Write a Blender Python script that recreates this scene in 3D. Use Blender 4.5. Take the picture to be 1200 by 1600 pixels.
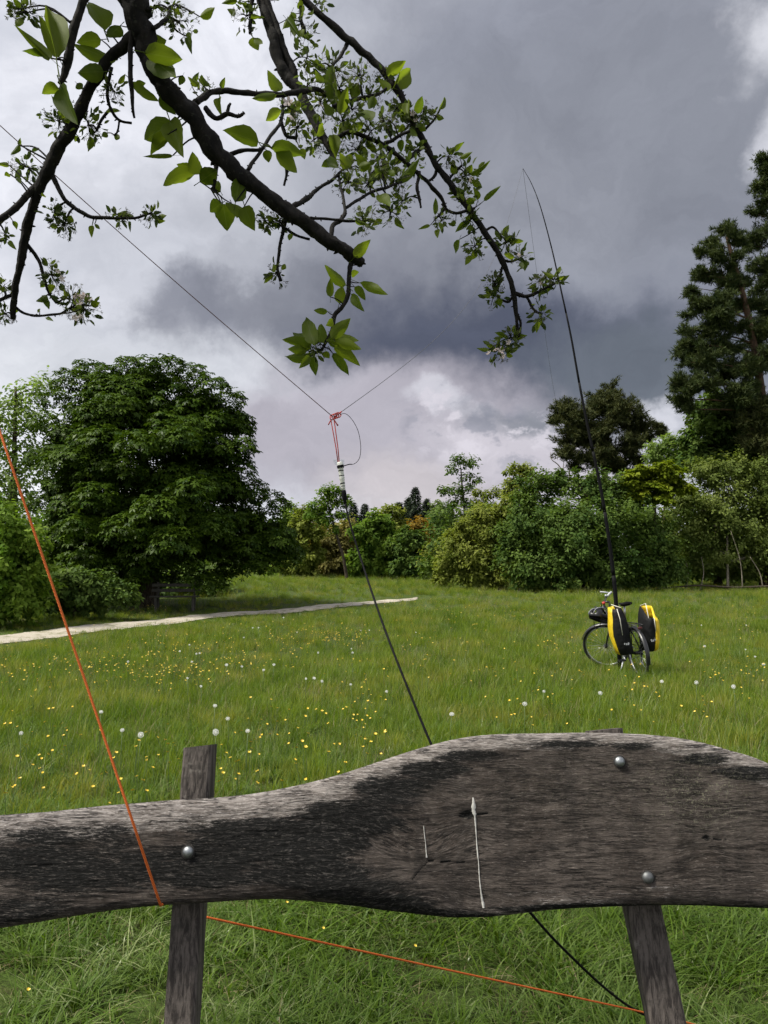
import bpy, math, random
import numpy as np
from mathutils import Vector, Matrix, noise

random.seed(11)
rng = np.random.default_rng(11)
for o in list(bpy.data.objects):
    bpy.data.objects.remove(o)
scene = bpy.context.scene
COL = scene.collection

# ------------------------------------------------------------------ camera
CAM_H = 1.3
PITCH = math.atan(80 / 1200)
cam_data = bpy.data.cameras.new("camera")
cam = bpy.data.objects.new("camera", cam_data)
COL.objects.link(cam)
cam_data.sensor_fit = 'VERTICAL'
cam_data.sensor_height = 36
cam_data.sensor_width = 27
cam_data.lens = 36 * 1200 / 1600
cam_data.clip_start = 0.05
cam_data.clip_end = 5000
cam.location = (0, 0, CAM_H)
cam.rotation_euler = (math.pi / 2 + PITCH, 0, 0)
scene.camera = cam
F3 = Vector((0, math.cos(PITCH), math.sin(PITCH)))
U3 = Vector((0, -math.sin(PITCH), math.cos(PITCH)))
R3 = Vector((1, 0, 0))
C3 = Vector((0, 0, CAM_H))


def ray(px, py):
    return F3 + R3 * ((px - 600) / 1200) + U3 * ((800 - py) / 1200)


def at(px, py, d):
    """world point seen at photo pixel (px, py), d metres in front of the viewer"""
    r = ray(px, py)
    return C3 + r * (d / r.y)


# ------------------------------------------------------------------ view, sun, sky
scene.view_settings.view_transform = 'Standard'
scene.view_settings.look = 'None'
scene.view_settings.exposure = 2.2
scene.view_settings.gamma = 1.0
scene.view_settings.use_curve_mapping = False
scene.render.engine = 'CYCLES'
scene.cycles.use_denoising = True
scene.cycles.denoising_prefilter = 'ACCURATE'
scene.cycles.max_bounces = 5
scene.cycles.use_adaptive_sampling = True
scene.cycles.adaptive_threshold = 0.02
scene.cycles.diffuse_bounces = 3
scene.cycles.transmission_bounces = 4
scene.cycles.transparent_max_bounces = 8

SUN_DIR = Vector((-0.62, -0.18, 0.9)).normalized()
sun_data = bpy.data.lights.new("sun", 'SUN')
sun_data.energy = 1.5
sun_data.angle = math.radians(12)
sun_data.color = (1.0, 0.96, 0.84)
sun = bpy.data.objects.new("sun", sun_data)
sun.rotation_euler = SUN_DIR.to_track_quat('Z', 'Y').to_euler()
sun.location = (-5, 3, 20)
COL.objects.link(sun)


def lin(c):
    out = []
    for v in c:
        v = v / 255.0
        out.append(v / 12.92 if v <= 0.04045 else ((v + 0.055) / 1.055) ** 2.4)
    return tuple(out)


world = bpy.data.worlds.new("World")
scene.world = world
world.use_nodes = True
wn = world.node_tree
wn.nodes.clear()


class NT:
    """short node-graph writer"""
    def __init__(self, tree):
        self.t = tree

    def new(self, typ, **kw):
        n = self.t.nodes.new(typ)
        for k, v in kw.items():
            setattr(n, k, v)
        return n

    def put(self, sock, v):
        if isinstance(v, bpy.types.NodeSocket):
            self.t.links.new(v, sock)
        elif v is not None:
            if sock.type == 'RGBA' and len(v) == 3:
                v = tuple(v) + (1,)
            sock.default_value = v

    def math(self, op, a, b=None, c=None, clamp=False):
        n = self.new('ShaderNodeMath', operation=op, use_clamp=clamp)
        for i, v in enumerate((a, b, c)):
            if v is not None:
                self.put(n.inputs[i], v)
        return n.outputs[0]

    def vmath(self, op, a, b=None, out=0):
        n = self.new('ShaderNodeVectorMath', operation=op)
        self.put(n.inputs[0], a)
        if b is not None:
            self.put(n.inputs[1], b)
        return n.outputs[out]

    def noise(self, vec, scale, detail=4, rough=0.55, distort=0.0, color=False):
        n = self.new('ShaderNodeTexNoise')
        if vec is not None:
            self.put(n.inputs['Vector'], vec)
        n.inputs['Scale'].default_value = scale
        n.inputs['Detail'].default_value = detail
        n.inputs['Roughness'].default_value = rough
        n.inputs['Distortion'].default_value = distort
        return n.outputs['Color' if color else 0]

    def mix(self, fac, a, b, blend='MIX'):
        n = self.new('ShaderNodeMix', data_type='RGBA', blend_type=blend)
        self.put(n.inputs[0], fac)
        self.put(n.inputs[6], a)
        self.put(n.inputs[7], b)
        return n.outputs[2]

    def ramp(self, fac, lo, hi, a=0.0, b=1.0, smooth=True):
        n = self.new('ShaderNodeMapRange', interpolation_type='SMOOTHSTEP' if smooth else 'LINEAR', clamp=True)
        self.put(n.inputs[0], fac)
        for i, v in zip((1, 2, 3, 4), (lo, hi, a, b)):
            n.inputs[i].default_value = v
        return n.outputs[0]


g = NT(wn)
tc = g.new('ShaderNodeTexCoord')
direction = tc.outputs['Generated']
sep = g.new('ShaderNodeSeparateXYZ')
g.put(sep.inputs[0], direction)
sx, sy, sz = sep.outputs
az = g.math('ARCTAN2', sx, sy)
el = g.math('ARCSINE', sz)
comb = g.new('ShaderNodeCombineXYZ')
g.put(comb.inputs[0], az)
g.put(comb.inputs[1], g.math('MULTIPLY', el, 1.35))
flat = comb.outputs[0]
warp1 = g.vmath('SUBTRACT', g.noise(direction, 4.5, 7, 0.6, color=True), (0.5, 0.5, 0.5))
warp2 = g.vmath('SUBTRACT', g.noise(direction, 15.0, 6, 0.6, color=True), (0.5, 0.5, 0.5))
wsum = g.vmath('ADD', g.vmath('MULTIPLY', warp1, (0.26, 0.20, 0)), g.vmath('MULTIPLY', warp2, (0.07, 0.06, 0)))
comb2 = g.new('ShaderNodeCombineXYZ')
g.put(comb2.inputs[0], az)
g.put(comb2.inputs[1], el)
P = g.vmath('ADD', comb2.outputs[0], wsum)
fb = g.noise(g.vmath('MULTIPLY', direction, (1, 1, 1.7)), 3.2, 8, 0.58, 0.4)
base_w = g.ramp(fb, 0.36, 0.60)
col = g.mix(base_w, lin((212, 214, 220)), lin((246, 246, 249)))


def sky_blob(col, px, py, rx, ry, rgb, soft, strength=1.0):
    r = ray(px, py).normalized()
    a, e = math.atan2(r.x, r.y), math.asin(r.z)
    v = g.vmath('SUBTRACT', P, (a, e, 0))
    v = g.vmath('MULTIPLY', v, (1200.0 / rx * 1.06, 1200.0 / ry * 1.06, 0))
    ln = g.vmath('LENGTH', v, out=1)
    w = g.ramp(ln, 1 + soft, max(0.0, 1 - soft), 0.0, strength)
    return g.mix(w, col, lin(rgb))


BLOBS = [
    (1190, 215, 710, 500, (148, 151, 161), 0.30, 1.0),
    (330, 380, 260, 110, (188, 190, 196), 0.6, 0.8),
    (1010, 190, 330, 200, (139, 142, 149), 0.7, 0.7),
    (640, 330, 260, 130, (152, 154, 161), 0.6, 0.8),
    (560, 480, 260, 90, (128, 130, 139), 0.5, 0.9),
    (285, 468, 88, 50, (126, 128, 138), 0.5, 0.8),
    (440, 455, 80, 45, (128, 130, 138), 0.5, 0.8),
    (790, 535, 345, 88, (85, 89, 104), 0.5, 1.0),
    (1020, 560, 190, 80, (105, 111, 119), 0.5, 0.9),
    (620, 690, 320, 130, (182, 177, 184), 0.35, 0.97),
    (690, 632, 62, 26, (214, 212, 217), 0.5, 0.85),
    (640, 790, 140, 55, (208, 200, 200), 0.6, 0.8),
    (840, 700, 150, 55, (214, 208, 213), 0.45, 0.95),
    (900, 640, 150, 38, (141, 144, 151), 0.45, 0.9),
    (1060, 655, 60, 42, (214, 214, 219), 0.5, 0.9),
    (1204, 35, 44, 48, (228, 228, 231), 0.9, 0.85),
    (1212, 225, 32, 30, (226, 226, 230), 0.9, 0.85),
    (130, 560, 260, 70, (214, 216, 218), 0.6, 0.7),
]
for b in BLOBS:
    col = sky_blob(col, *b)
# bright torn cumulus edges under the storm band
r_ = ray(775, 672).normalized()
v_ = g.vmath('MULTIPLY', g.vmath('SUBTRACT', P, (math.atan2(r_.x, r_.y), math.asin(r_.z), 0)), (1200 / 150, 1200 / 75, 0))
reg = g.ramp(g.vmath('LENGTH', v_, out=1), 1.35, 0.35)
torn = g.noise(g.vmath('MULTIPLY', direction, (1, 1, 1.5)), 15.0, 8, 0.60, 0.1)
col = g.mix(g.math('MULTIPLY', reg, g.ramp(torn, 0.49, 0.58, 0, 0.9)), col, lin((224, 218, 223)))
col = g.mix(g.math('MULTIPLY', reg, g.ramp(torn, 0.46, 0.36, 0, 0.6)), col, lin((138, 141, 152)))
fine = g.noise(g.vmath('MULTIPLY', P, (1, 1.6, 1)), 5.5, 9, 0.62, 0.6)
col = g.mix(1.0, col, g.mix(fine, (0.140, 0.142, 0.152), (0.293, 0.295, 0.304)), 'MULTIPLY')
nish = g.new('ShaderNodeTexSky', sky_type='NISHITA')
nish.sun_disc = False
nish.sun_elevation = math.asin(SUN_DIR.z)
nish.sun_rotation = math.atan2(SUN_DIR.x, SUN_DIR.y)
nish.air_density = 1.0
nsky = g.mix(1.0, nish.outputs[0], (0.06, 0.06, 0.06), 'MULTIPLY')
col = g.mix(0.985, nsky, col)
bg = g.new('ShaderNodeBackground')
g.put(bg.inputs[0], col)
bg.inputs[1].default_value = 1.0
wout = g.new('ShaderNodeOutputWorld')
wn.links.new(bg.outputs[0], wout.inputs[0])
world.cycles.sampling_method = 'MANUAL'
world.cycles.sample_map_resolution = 512


# ------------------------------------------------------------------ helpers
def tag(o, label=None, cat=None, group=None, kind=None):
    if label:
        o['label'] = label
    if cat:
        o['category'] = cat
    if group:
        o['group'] = group
    if kind:
        o['kind'] = kind
    return o


def empty(name, loc=(0, 0, 0), rot=(0, 0, 0)):
    o = bpy.data.objects.new(name, None)
    o.empty_display_size = 0.1
    o.location = loc
    o.rotation_euler = rot
    COL.objects.link(o)
    return o


def link_mesh(name, me, mat=None, parent=None):
    o = bpy.data.objects.new(name, me)
    COL.objects.link(o)
    if mat is not None:
        for m in (mat if isinstance(mat, (list, tuple)) else [mat]):
            me.materials.append(m)
    if parent is not None:
        o.parent = parent
    return o


def spline(pts, n=6):
    """Catmull-Rom through tuples of any length"""
    P_ = [np.array(p, float) for p in pts]
    if len(P_) < 3:
        return [P_[0] * (1 - t) + P_[-1] * t for t in np.linspace(0, 1, n + 1)]
    P_ = [2 * P_[0] - P_[1]] + P_ + [2 * P_[-1] - P_[-2]]
    out = []
    for i in range(1, len(P_) - 2):
        a, b, c, d = P_[i - 1:i + 3]
        for k in range(n):
            t = k / n
            out.append(0.5 * ((2 * b) + (c - a) * t + (2 * a - 5 * b + 4 * c - d) * t * t + (3 * b - a - 3 * c + d) * t ** 3))
    out.append(P_[-2])
    return out


class MB:
    def __init__(self):
        self.v, self.f, self.m = [], [], []

    def add(self, verts, faces, m=0):
        o = len(self.v)
        self.v += [tuple(p) for p in verts]
        self.f += [tuple(i + o for i in f) for f in faces]
        self.m += [m] * len(faces)
        return self

    def tube(self, pts, rad, n=8, m=0, cap=True, closed=False, jitter=0.0):
        pts = [Vector(p[:3]) for p in pts]
        k = len(pts)
        if not hasattr(rad, '__len__'):
            rad = [rad] * k
        vs, fs = [], []
        up = None
        for i, p in enumerate(pts):
            if closed:
                t = (pts[(i + 1) % k] - pts[i - 1])
            else:
                t = pts[min(i + 1, k - 1)] - pts[max(i - 1, 0)]
            if t.length < 1e-9:
                t = Vector((0, 0, 1))
            t.normalize()
            if up is None:
                up = Vector((0, 0, 1)) if abs(t.z) < 0.9 else Vector((1, 0, 0))
            a = up - t * up.dot(t)
            if a.length < 1e-6:
                a = t.orthogonal()
            a.normalize()
            up = a
            b = t.cross(a)
            for j in range(n):
                th = 2 * math.pi * j / n
                r = rad[i]
                if jitter:
                    r *= 1 + jitter * (noise.noise(p * 35 + Vector((j * 1.7, 0, 0))) + 0.4 * random.uniform(-1, 1))
                vs.append(p + (a * math.cos(th) + b * math.sin(th)) * r)
        rings = k if closed else k - 1
        for i in range(rings):
            i2 = (i + 1) % k
            for j in range(n):
                j2 = (j + 1) % n
                fs.append((i * n + j, i * n + j2, i2 * n + j2, i2 * n + j))
        if cap and not closed:
            fs.append(tuple(range(n - 1, -1, -1)))
            fs.append(tuple((k - 1) * n + j for j in range(n)))
        return self.add(vs, fs, m)

    def box(self, c, s, rot=None, m=0, bev=0.0):
        x, y, z = s[0] / 2, s[1] / 2, s[2] / 2
        M = rot if rot is not None else Matrix.Identity(3)
        b = min(bev, x * .9, y * .9, z * .9)
        if b <= 0:
            vs = [Vector((i * x, j * y, k * z)) for i in (-1, 1) for j in (-1, 1) for k in (-1, 1)]
            fs = [(0, 1, 3, 2), (4, 6, 7, 5), (0, 4, 5, 1), (2, 3, 7, 6), (0, 2, 6, 4), (1, 5, 7, 3)]
        else:
            # chamfered along z edges and top/bottom
            ring = [(-x + b, -y), (x - b, -y), (x, -y + b), (x, y - b), (x - b, y), (-x + b, y), (-x, y - b), (-x, -y + b)]
            vs = []
            for zz, sc in ((-z, b), (-z + b, 0), (z - b, 0), (z, b)):
                for (u, w) in ring:
                    vs.append(Vector((u - math.copysign(min(sc, abs(u)), u), w - math.copysign(min(sc, abs(w)), w), zz)))
            fs = [tuple(range(7, -1, -1)), tuple(24 + i for i in range(8))]
            for L in range(3):
                for i in range(8):
                    fs.append((L * 8 + i, L * 8 + (i + 1) % 8, L * 8 + 8 + (i + 1) % 8, L * 8 + 8 + i))
        return self.add([M @ p + Vector(c) for p in vs], fs, m)

    def lathe(self, prof, n=16, M=None, m=0):
        M = M or Matrix.Identity(4)
        vs, fs = [], []
        for (r, z) in prof:
            for j in range(n):
                a = 2 * math.pi * j / n
                vs.append(M @ Vector((r * math.cos(a), r * math.sin(a), z)))
        for i in range(len(prof) - 1):
            for j in range(n):
                j2 = (j + 1) % n
                fs.append((i * n + j, i * n + j2, i * n + n + j2, i * n + n + j))
        fs.append(tuple(range(n - 1, -1, -1)))
        fs.append(tuple((len(prof) - 1) * n + j for j in range(n)))
        return self.add(vs, fs, m)

    def torus(self, R, r, n=36, k=8, M=None, m=0):
        M = M or Matrix.Identity(4)
        pts = [M @ Vector((R * math.cos(2 * math.pi * i / n), 0, R * math.sin(2 * math.pi * i / n))) for i in range(n)]
        return self.tube(pts, r, k, m, closed=True)

    def build(self, name, mat, parent=None, smooth=True, xf=None):
        me = bpy.data.meshes.new(name)
        vs = self.v if xf is None else [tuple(xf @ Vector(p)) for p in self.v]
        me.from_pydata(vs, [], self.f)
        if isinstance(mat, (list, tuple)) and len(mat) > 1:
            me.polygons.foreach_set('material_index', self.m)
        if smooth:
            me.polygons.foreach_set('use_smooth', [True] * len(me.polygons))
        me.update()
        return link_mesh(name, me, mat, parent)


def np_mesh(name, V, Fc, attrs=None, smooth=False):
    """V (n,3) array, Fc (m,k) array of equal-size faces"""
    me = bpy.data.meshes.new(name)
    n, (m, k) = len(V), Fc.shape
    me.vertices.add(n)
    me.vertices.foreach_set('co', np.ascontiguousarray(V, np.float32).ravel())
    me.loops.add(m * k)
    me.loops.foreach_set('vertex_index', np.ascontiguousarray(Fc, np.int32).ravel())
    me.polygons.add(m)
    me.polygons.foreach_set('loop_start', np.arange(0, m * k, k, dtype=np.int32))
    me.update(calc_edges=True)
    if smooth:
        me.polygons.foreach_set('use_smooth', np.ones(m, bool))
    for key, arr in (attrs or {}).items():
        a = me.attributes.new(key, 'FLOAT', 'POINT')
        a.data.foreach_set('value', np.ascontiguousarray(arr, np.float32))
    me.validate()
    return me


def frames(nrm, tan):
    """rotation matrices with columns t, b, n"""
    n = nrm / (np.linalg.norm(nrm, axis=1, keepdims=True) + 1e-9)
    t = tan - n * np.sum(tan * n, axis=1, keepdims=True)
    t /= (np.linalg.norm(t, axis=1, keepdims=True) + 1e-9)
    b = np.cross(n, t)
    return np.stack([t, b, n], axis=2)


def scatter(name, tv, tf, Pn, Rm, S, var, mat, parent=None, smooth=False, kind=None):
    tv = np.asarray(tv, float)
    tf = np.asarray(tf, int)
    m, k = len(Pn), len(tv)
    S = np.asarray(S, float)
    if S.ndim == 1:
        S = np.repeat(S[:, None], 3, 1)
    loc = tv[None] * S[:, None, :]
    V = np.einsum('mij,mkj->mki', Rm, loc) + Pn[:, None]
    Fc = (tf[None] + (np.arange(m) * k)[:, None, None]).reshape(-1, tf.shape[1])
    me = np_mesh(name, V.reshape(-1, 3), Fc, {'var': np.repeat(var, k)}, smooth)
    o = link_mesh(name, me, mat, parent)
    if kind:
        o['kind'] = kind
    return o


def unit(n):
    v = rng.normal(size=(n, 3))
    return v / np.linalg.norm(v, axis=1, keepdims=True)


# ------------------------------------------------------------------ materials
def new_mat(name):
    m = bpy.data.materials.new(name)
    m.use_nodes = True
    m.node_tree.nodes.clear()
    return m, NT(m.node_tree)


def finish(m, k, surf):
    o = k.new('ShaderNodeOutputMaterial')
    m.node_tree.links.new(surf, o.inputs[0])
    return m


def principled(k, color, rough=0.6, metal=0.0, bump=None, bump_d=0.01, bump_s=0.5, spec=0.5, coat=0.0):
    p = k.new('ShaderNodeBsdfPrincipled')
    k.put(p.inputs['Base Color'], color)
    k.put(p.inputs['Roughness'], rough)
    p.inputs['Metallic'].default_value = metal
    p.inputs['Specular IOR Level'].default_value = spec
    p.inputs['Coat Weight'].default_value = coat
    if bump is not None:
        b = k.new('ShaderNodeBump')
        b.inputs['Strength'].default_value = bump_s
        b.inputs['Distance'].default_value = bump_d
        k.put(b.inputs['Height'], bump)
        k.t.links.new(b.outputs[0], p.inputs['Normal'])
    return p.outputs[0]


def plain(name, rgb, rough=0.6, metal=0.0, vary=0.25, scale=30.0, bump=0.0, spec=0.5):
    m, k = new_mat(name)
    tcn = k.new('ShaderNodeTexCoord').outputs['Object']
    nz = k.noise(tcn, scale, 5, 0.6)
    c = k.mix(nz, tuple(v * (1 - vary) for v in rgb), tuple(min(1, v * (1 + vary)) for v in rgb))
    return finish(m, k, principled(k, c, rough, metal, nz if bump else None, bump, 0.6, spec))


def leaf_mat(name, dark, light, trans=0.35, tint=(1.15, 1.2, 0.55), rough=0.6, spec=0.10, attr=True, patch=None):
    """thin leaf: reflects and lets light through; colour varies leaf by leaf"""
    m, k = new_mat(name)
    if attr:
        a = k.new('ShaderNodeAttribute', attribute_name='var').outputs['Fac']
    else:
        a = k.new('ShaderNodeObjectInfo').outputs['Random']
    c = k.mix(a, dark, light)
    if patch:
        pos = k.new('ShaderNodeNewGeometry').outputs['Position']
        w = k.ramp(k.noise(pos, patch[0], 4, 0.6), patch[1], patch[2])
        c = k.mix(w, c, patch[3])
    p = principled(k, c, rough, spec=spec)
    t = k.new('ShaderNodeBsdfTranslucent')
    k.put(t.inputs[0], k.mix(1.0, c, tint, 'MULTIPLY'))
    mx = k.new('ShaderNodeMixShader')
    mx.inputs[0].default_value = trans
    k.t.links.new(p, mx.inputs[1])
    k.t.links.new(t.outputs[0], mx.inputs[2])
    return finish(m, k, mx.outputs[0])


def bark_mat(name, dark, light, scale=14.0, stretch=4.0, lichen=None, bump=0.008):
    m, k = new_mat(name)
    pos = k.new('ShaderNodeNewGeometry').outputs['Position']
    v = k.vmath('MULTIPLY', pos, (stretch, stretch, 1.0))
    nz = k.noise(v, scale, 7, 0.65, 0.5)
    c = k.mix(k.ramp(nz, 0.35, 0.68), dark, light)
    if lichen:
        w = k.ramp(k.noise(pos, scale * 2.2, 5, 0.7), 0.58, 0.66)
        c = k.mix(w, c, lichen)
    return finish(m, k, principled(k, c, 0.85, bump=nz, bump_d=bump, bump_s=0.9, spec=0.2))


M_BARK = bark_mat('bark_brown', (0.022, 0.017, 0.012), (0.085, 0.066, 0.048), 5, 5)
M_BARK_PINE = bark_mat('bark_pine', (0.030, 0.018, 0.012), (0.115, 0.068, 0.042), 4, 3)
M_BARK_PALE = bark_mat('bark_pale', (0.12, 0.10, 0.075), (0.30, 0.27, 0.21), 6, 3)
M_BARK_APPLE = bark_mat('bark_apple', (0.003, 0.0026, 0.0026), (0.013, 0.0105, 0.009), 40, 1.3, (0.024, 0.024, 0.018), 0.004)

# ------------------------------------------------------------------ terrain
GY = [(-400, 0), (0, 0), (3, 0), (6, -0.12), (10.7, -0.27), (16, -0.29), (22, -0.2), (30, -0.02), (36, 0.1), (45, 0.3), (60, 0.45), (100, 0.8), (420, 3), (900, 8)]
_gy = np.array([a for a, b in GY], float)
_gz = np.array([b for a, b in GY], float)


def Gz(x, y):
    x = np.asarray(x, float)
    y = np.asarray(y, float)
    # smoothed piecewise profile
    z = (np.interp(y - 1.6, _gy, _gz) + 2 * np.interp(y, _gy, _gz) + np.interp(y + 1.6, _gy, _gz)) / 4
    z = z + 0.52 * np.exp(-((x + 8.0) / 4.6) ** 2 - ((y - 35) / 5.5) ** 2)
    far = np.clip((y - 6) / 14, 0, 1)
    z = z + far * (0.035 * np.sin(x * 0.55 + 1.3) * np.sin(y * 0.4 + 0.4) + 0.02 * np.sin(x * 1.3 + y * 0.9))
    z = z + 0.012 * np.sin(x * 2.9 + 0.7) * np.sin(y * 2.3) + 0.006 * np.sin(x * 6.1 + y * 4.7)
    return z


_tab_y = np.arange(-40, 940, 0.05)
_tab = ((np.interp(_tab_y - 1.6, _gy, _gz) + 2 * np.interp(_tab_y, _gy, _gz) + np.interp(_tab_y + 1.6, _gy, _gz)) / 4).tolist()


def G(x, y):
    t = (y + 40) / 0.05
    i = min(max(int(t), 0), len(_tab) - 2)
    z = _tab[i] + (_tab[i + 1] - _tab[i]) * (t - i)
    z += 0.52 * math.exp(-((x + 8.0) / 4.6) ** 2 - ((y - 35) / 5.5) ** 2)
    far = min(max((y - 6) / 14, 0), 1)
    z += far * (0.035 * math.sin(x * 0.55 + 1.3) * math.sin(y * 0.4 + 0.4) + 0.02 * math.sin(x * 1.3 + y * 0.9))
    return z + 0.012 * math.sin(x * 2.9 + 0.7) * math.sin(y * 2.3) + 0.006 * math.sin(x * 6.1 + y * 4.7)


def ground_at(px, py, lift=0.0):
    """where the sight line through a photo pixel meets the meadow"""
    r = ray(px, py)
    d = 1.5
    while d < 300:
        p = C3 + r * (d / r.y)
        if p.z - lift <= G(p.x, p.y):
            return Vector((p.x, p.y, G(p.x, p.y)))
        d += 0.02 + d * 0.002
    return Vector((p.x, p.y, G(p.x, p.y)))


def grade(a, b, n):
    return np.linspace(a, b, n, endpoint=False)


gx = np.concatenate([-np.geomspace(900, 26, 18)[:-1], grade(-26, -6, 50), grade(-6, 6, 120), grade(6, 26, 50), np.geomspace(26, 900, 18)])
gyv = np.concatenate([-np.geomspace(300, 3, 10), grade(-2.5, 1, 10), grade(1, 8, 90), grade(8, 60, 170), np.geomspace(60, 900, 20)])
XX, YY = np.meshgrid(gx, gyv)
ZZ = Gz(XX, YY)
nxg, nyg = len(gx), len(gyv)
idx = np.arange(nxg * nyg).reshape(nyg, nxg)
quads = np.stack([idx[:-1, :-1], idx[:-1, 1:], idx[1:, 1:], idx[1:, :-1]], axis=-1).reshape(-1, 4)
me = np_mesh('meadow', np.stack([XX, YY, ZZ], -1).reshape(-1, 3), quads, smooth=True)
m, k = new_mat('meadow_soil')
pos = k.new('ShaderNodeNewGeometry').outputs['Position']
n1 = k.noise(pos, 0.35, 5, 0.6)
n2 = k.noise(pos, 6.0, 6, 0.65)
n3 = k.noise(pos, 45.0, 5, 0.7)
c = k.mix(n1, (0.050, 0.085, 0.016), (0.075, 0.115, 0.025))
c = k.mix(k.ramp(n2, 0.45, 0.7), c, (0.085, 0.075, 0.035))
c = k.mix(k.ramp(n3, 0.4, 0.7), c, (0.030, 0.036, 0.012))
finish(m, k, principled(k, c, 0.95, bump=n3, bump_d=0.03, bump_s=0.8, spec=0.1))
meadow = link_mesh('meadow', me, m)
tag(meadow, kind='structure')

# gravel path sweeping across the meadow
path_px = [(0, 1001), (100, 988), (200, 976), (300, 966), (400, 957.5), (500, 949), (570, 943), (632, 938)]
path_c = [ground_at(*p) for p in path_px]
path_c = [Vector((-10.6, 2, 0)), Vector((-10.0, 7, 0)), Vector((-9.4, 11.5, 0))] + path_c[:] + [ground_at(652, 934.5)]
pc = spline([(p.x, p.y) for p in path_c], 14)
pv, pf = [], []
W = 9
for i, p in enumerate(pc):
    t = pc[min(i + 1, len(pc) - 1)] - pc[max(i - 1, 0)]
    t = t / np.linalg.norm(t)
    nrm_ = np.array([-t[1], t[0]])
    half = (0.66 - 0.22 * max(0, min(1, (i - 60) / 70))) * (1.0 if i < len(pc) - 20 else 1.0 - 0.048 * (i - len(pc) + 20)) + 0.08 * noise.noise(Vector((i * 0.31, 0, 0)))
    for j in range(W):
        s = (j / (W - 1) * 2 - 1)
        q = p + nrm_ * s * (half + 0.12 * noise.noise(Vector((i * 0.9, s * 3, 5))))
        hump = 0.03 * (1 - s * s) + 0.012
        pv.append((q[0], q[1], G(q[0], q[1]) + hump))
for i in range(len(pc) - 1):
    for j in range(W - 1):
        a = i * W + j
        pf.append((a, a + 1, a + W + 1, a + W))
me = bpy.data.meshes.new('gravel_path')
me.from_pydata(pv, [], pf)
me.polygons.foreach_set('use_smooth', [True] * len(pf))
m, k = new_mat('gravel')
pos = k.new('ShaderNodeNewGeometry').outputs['Position']
n1 = k.noise(pos, 1.2, 5, 0.6)
n2 = k.noise(pos, 55, 4, 0.7)
c = k.mix(n1, (0.36, 0.32, 0.27), (0.52, 0.48, 0.42))
c = k.mix(k.ramp(n2, 0.35, 0.65), c, (0.28, 0.25, 0.2))
c = k.mix(k.ramp(k.noise(pos, 2.6, 7, 0.75), 0.52, 0.62, 0, 0.85), c, (0.14, 0.14, 0.07))
c = k.mix(k.ramp(k.noise(pos, 0.9, 5, 0.7), 0.5, 0.66, 0, 0.5), c, (0.20, 0.175, 0.14))
finish(m, k, principled(k, c, 0.95, bump=n2, bump_d=0.02, spec=0.1))
path_o = link_mesh('gravel_path', me, m)
tag(path_o, kind='structure')
PATH_XY = np.array([[p[0], p[1]] for p in pc])


def path_dist(x, y):
    d = np.full(len(x), 99.0)
    for p in PATH_XY[::2]:
        d = np.minimum(d, np.hypot(x - p[0], y - p[1]))
    return d


# ------------------------------------------------------------------ trees
LEAF_V = [(0, 0, 0), (0.42, 0.30, 0.07), (1, 0, -0.06), (0.42, -0.30, 0.07)]
LEAF_F = [(0, 1, 2, 3)]


def palmate(nl=5):
    v, f = [], []
    for i in range(nl):
        a = math.radians(-125 + 250 * i / (nl - 1))
        L = 1.0 - 0.25 * abs(i - (nl - 1) / 2) / ((nl - 1) / 2)
        ca, sa = math.cos(a), math.sin(a)

        def q(u, w, z):
            return (u * ca - w * sa, u * sa + w * ca, z)
        o = len(v)
        v += [q(0, 0, 0), q(0.62 * L, 0.22 * L, 0.02), q(L, 0, -0.20), q(0.62 * L, -0.22 * L, 0.02)]
        f.append((o, o + 1, o + 2, o + 3))
    return v, f


def needles(nn=7, spread=1.15):
    v, f = [], []
    r = random.Random(5)
    for i in range(nn):
        a = 2 * math.pi * i / nn * 2.4
        e = r.uniform(0.15, spread)
        d = Vector((math.cos(a) * math.sin(e), math.sin(a) * math.sin(e), math.cos(e)))
        s = d.cross(Vector((0.3, 0.2, 1))).normalized() * 0.075
        o = len(v)
        v += [tuple(-s), tuple(s), tuple(d * r.uniform(0.8, 1.1) + s * 0.2), tuple(d * r.uniform(0.8, 1.1) - s * 0.2)]
        f.append((o, o + 1, o + 2, o + 3))
    return v, f


PALM_V, PALM_F = palmate()
NEED_V, NEED_F = needles()


def px_lobes(lst, d):
    """crown lobes given by sight line and radius in photo pixels, at their own distance"""
    out = []
    for L in lst:
        px, py, r = L[:3]
        dd = L[3] if len(L) > 3 else 0.0
        sq = L[4] if len(L) > 4 else 1.0
        c_ = at(px, py, d + dd)
        out.append((np.array(c_), np.array([r, r, r * sq]) * (d + dd) / 1200.0))
    return out


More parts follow.
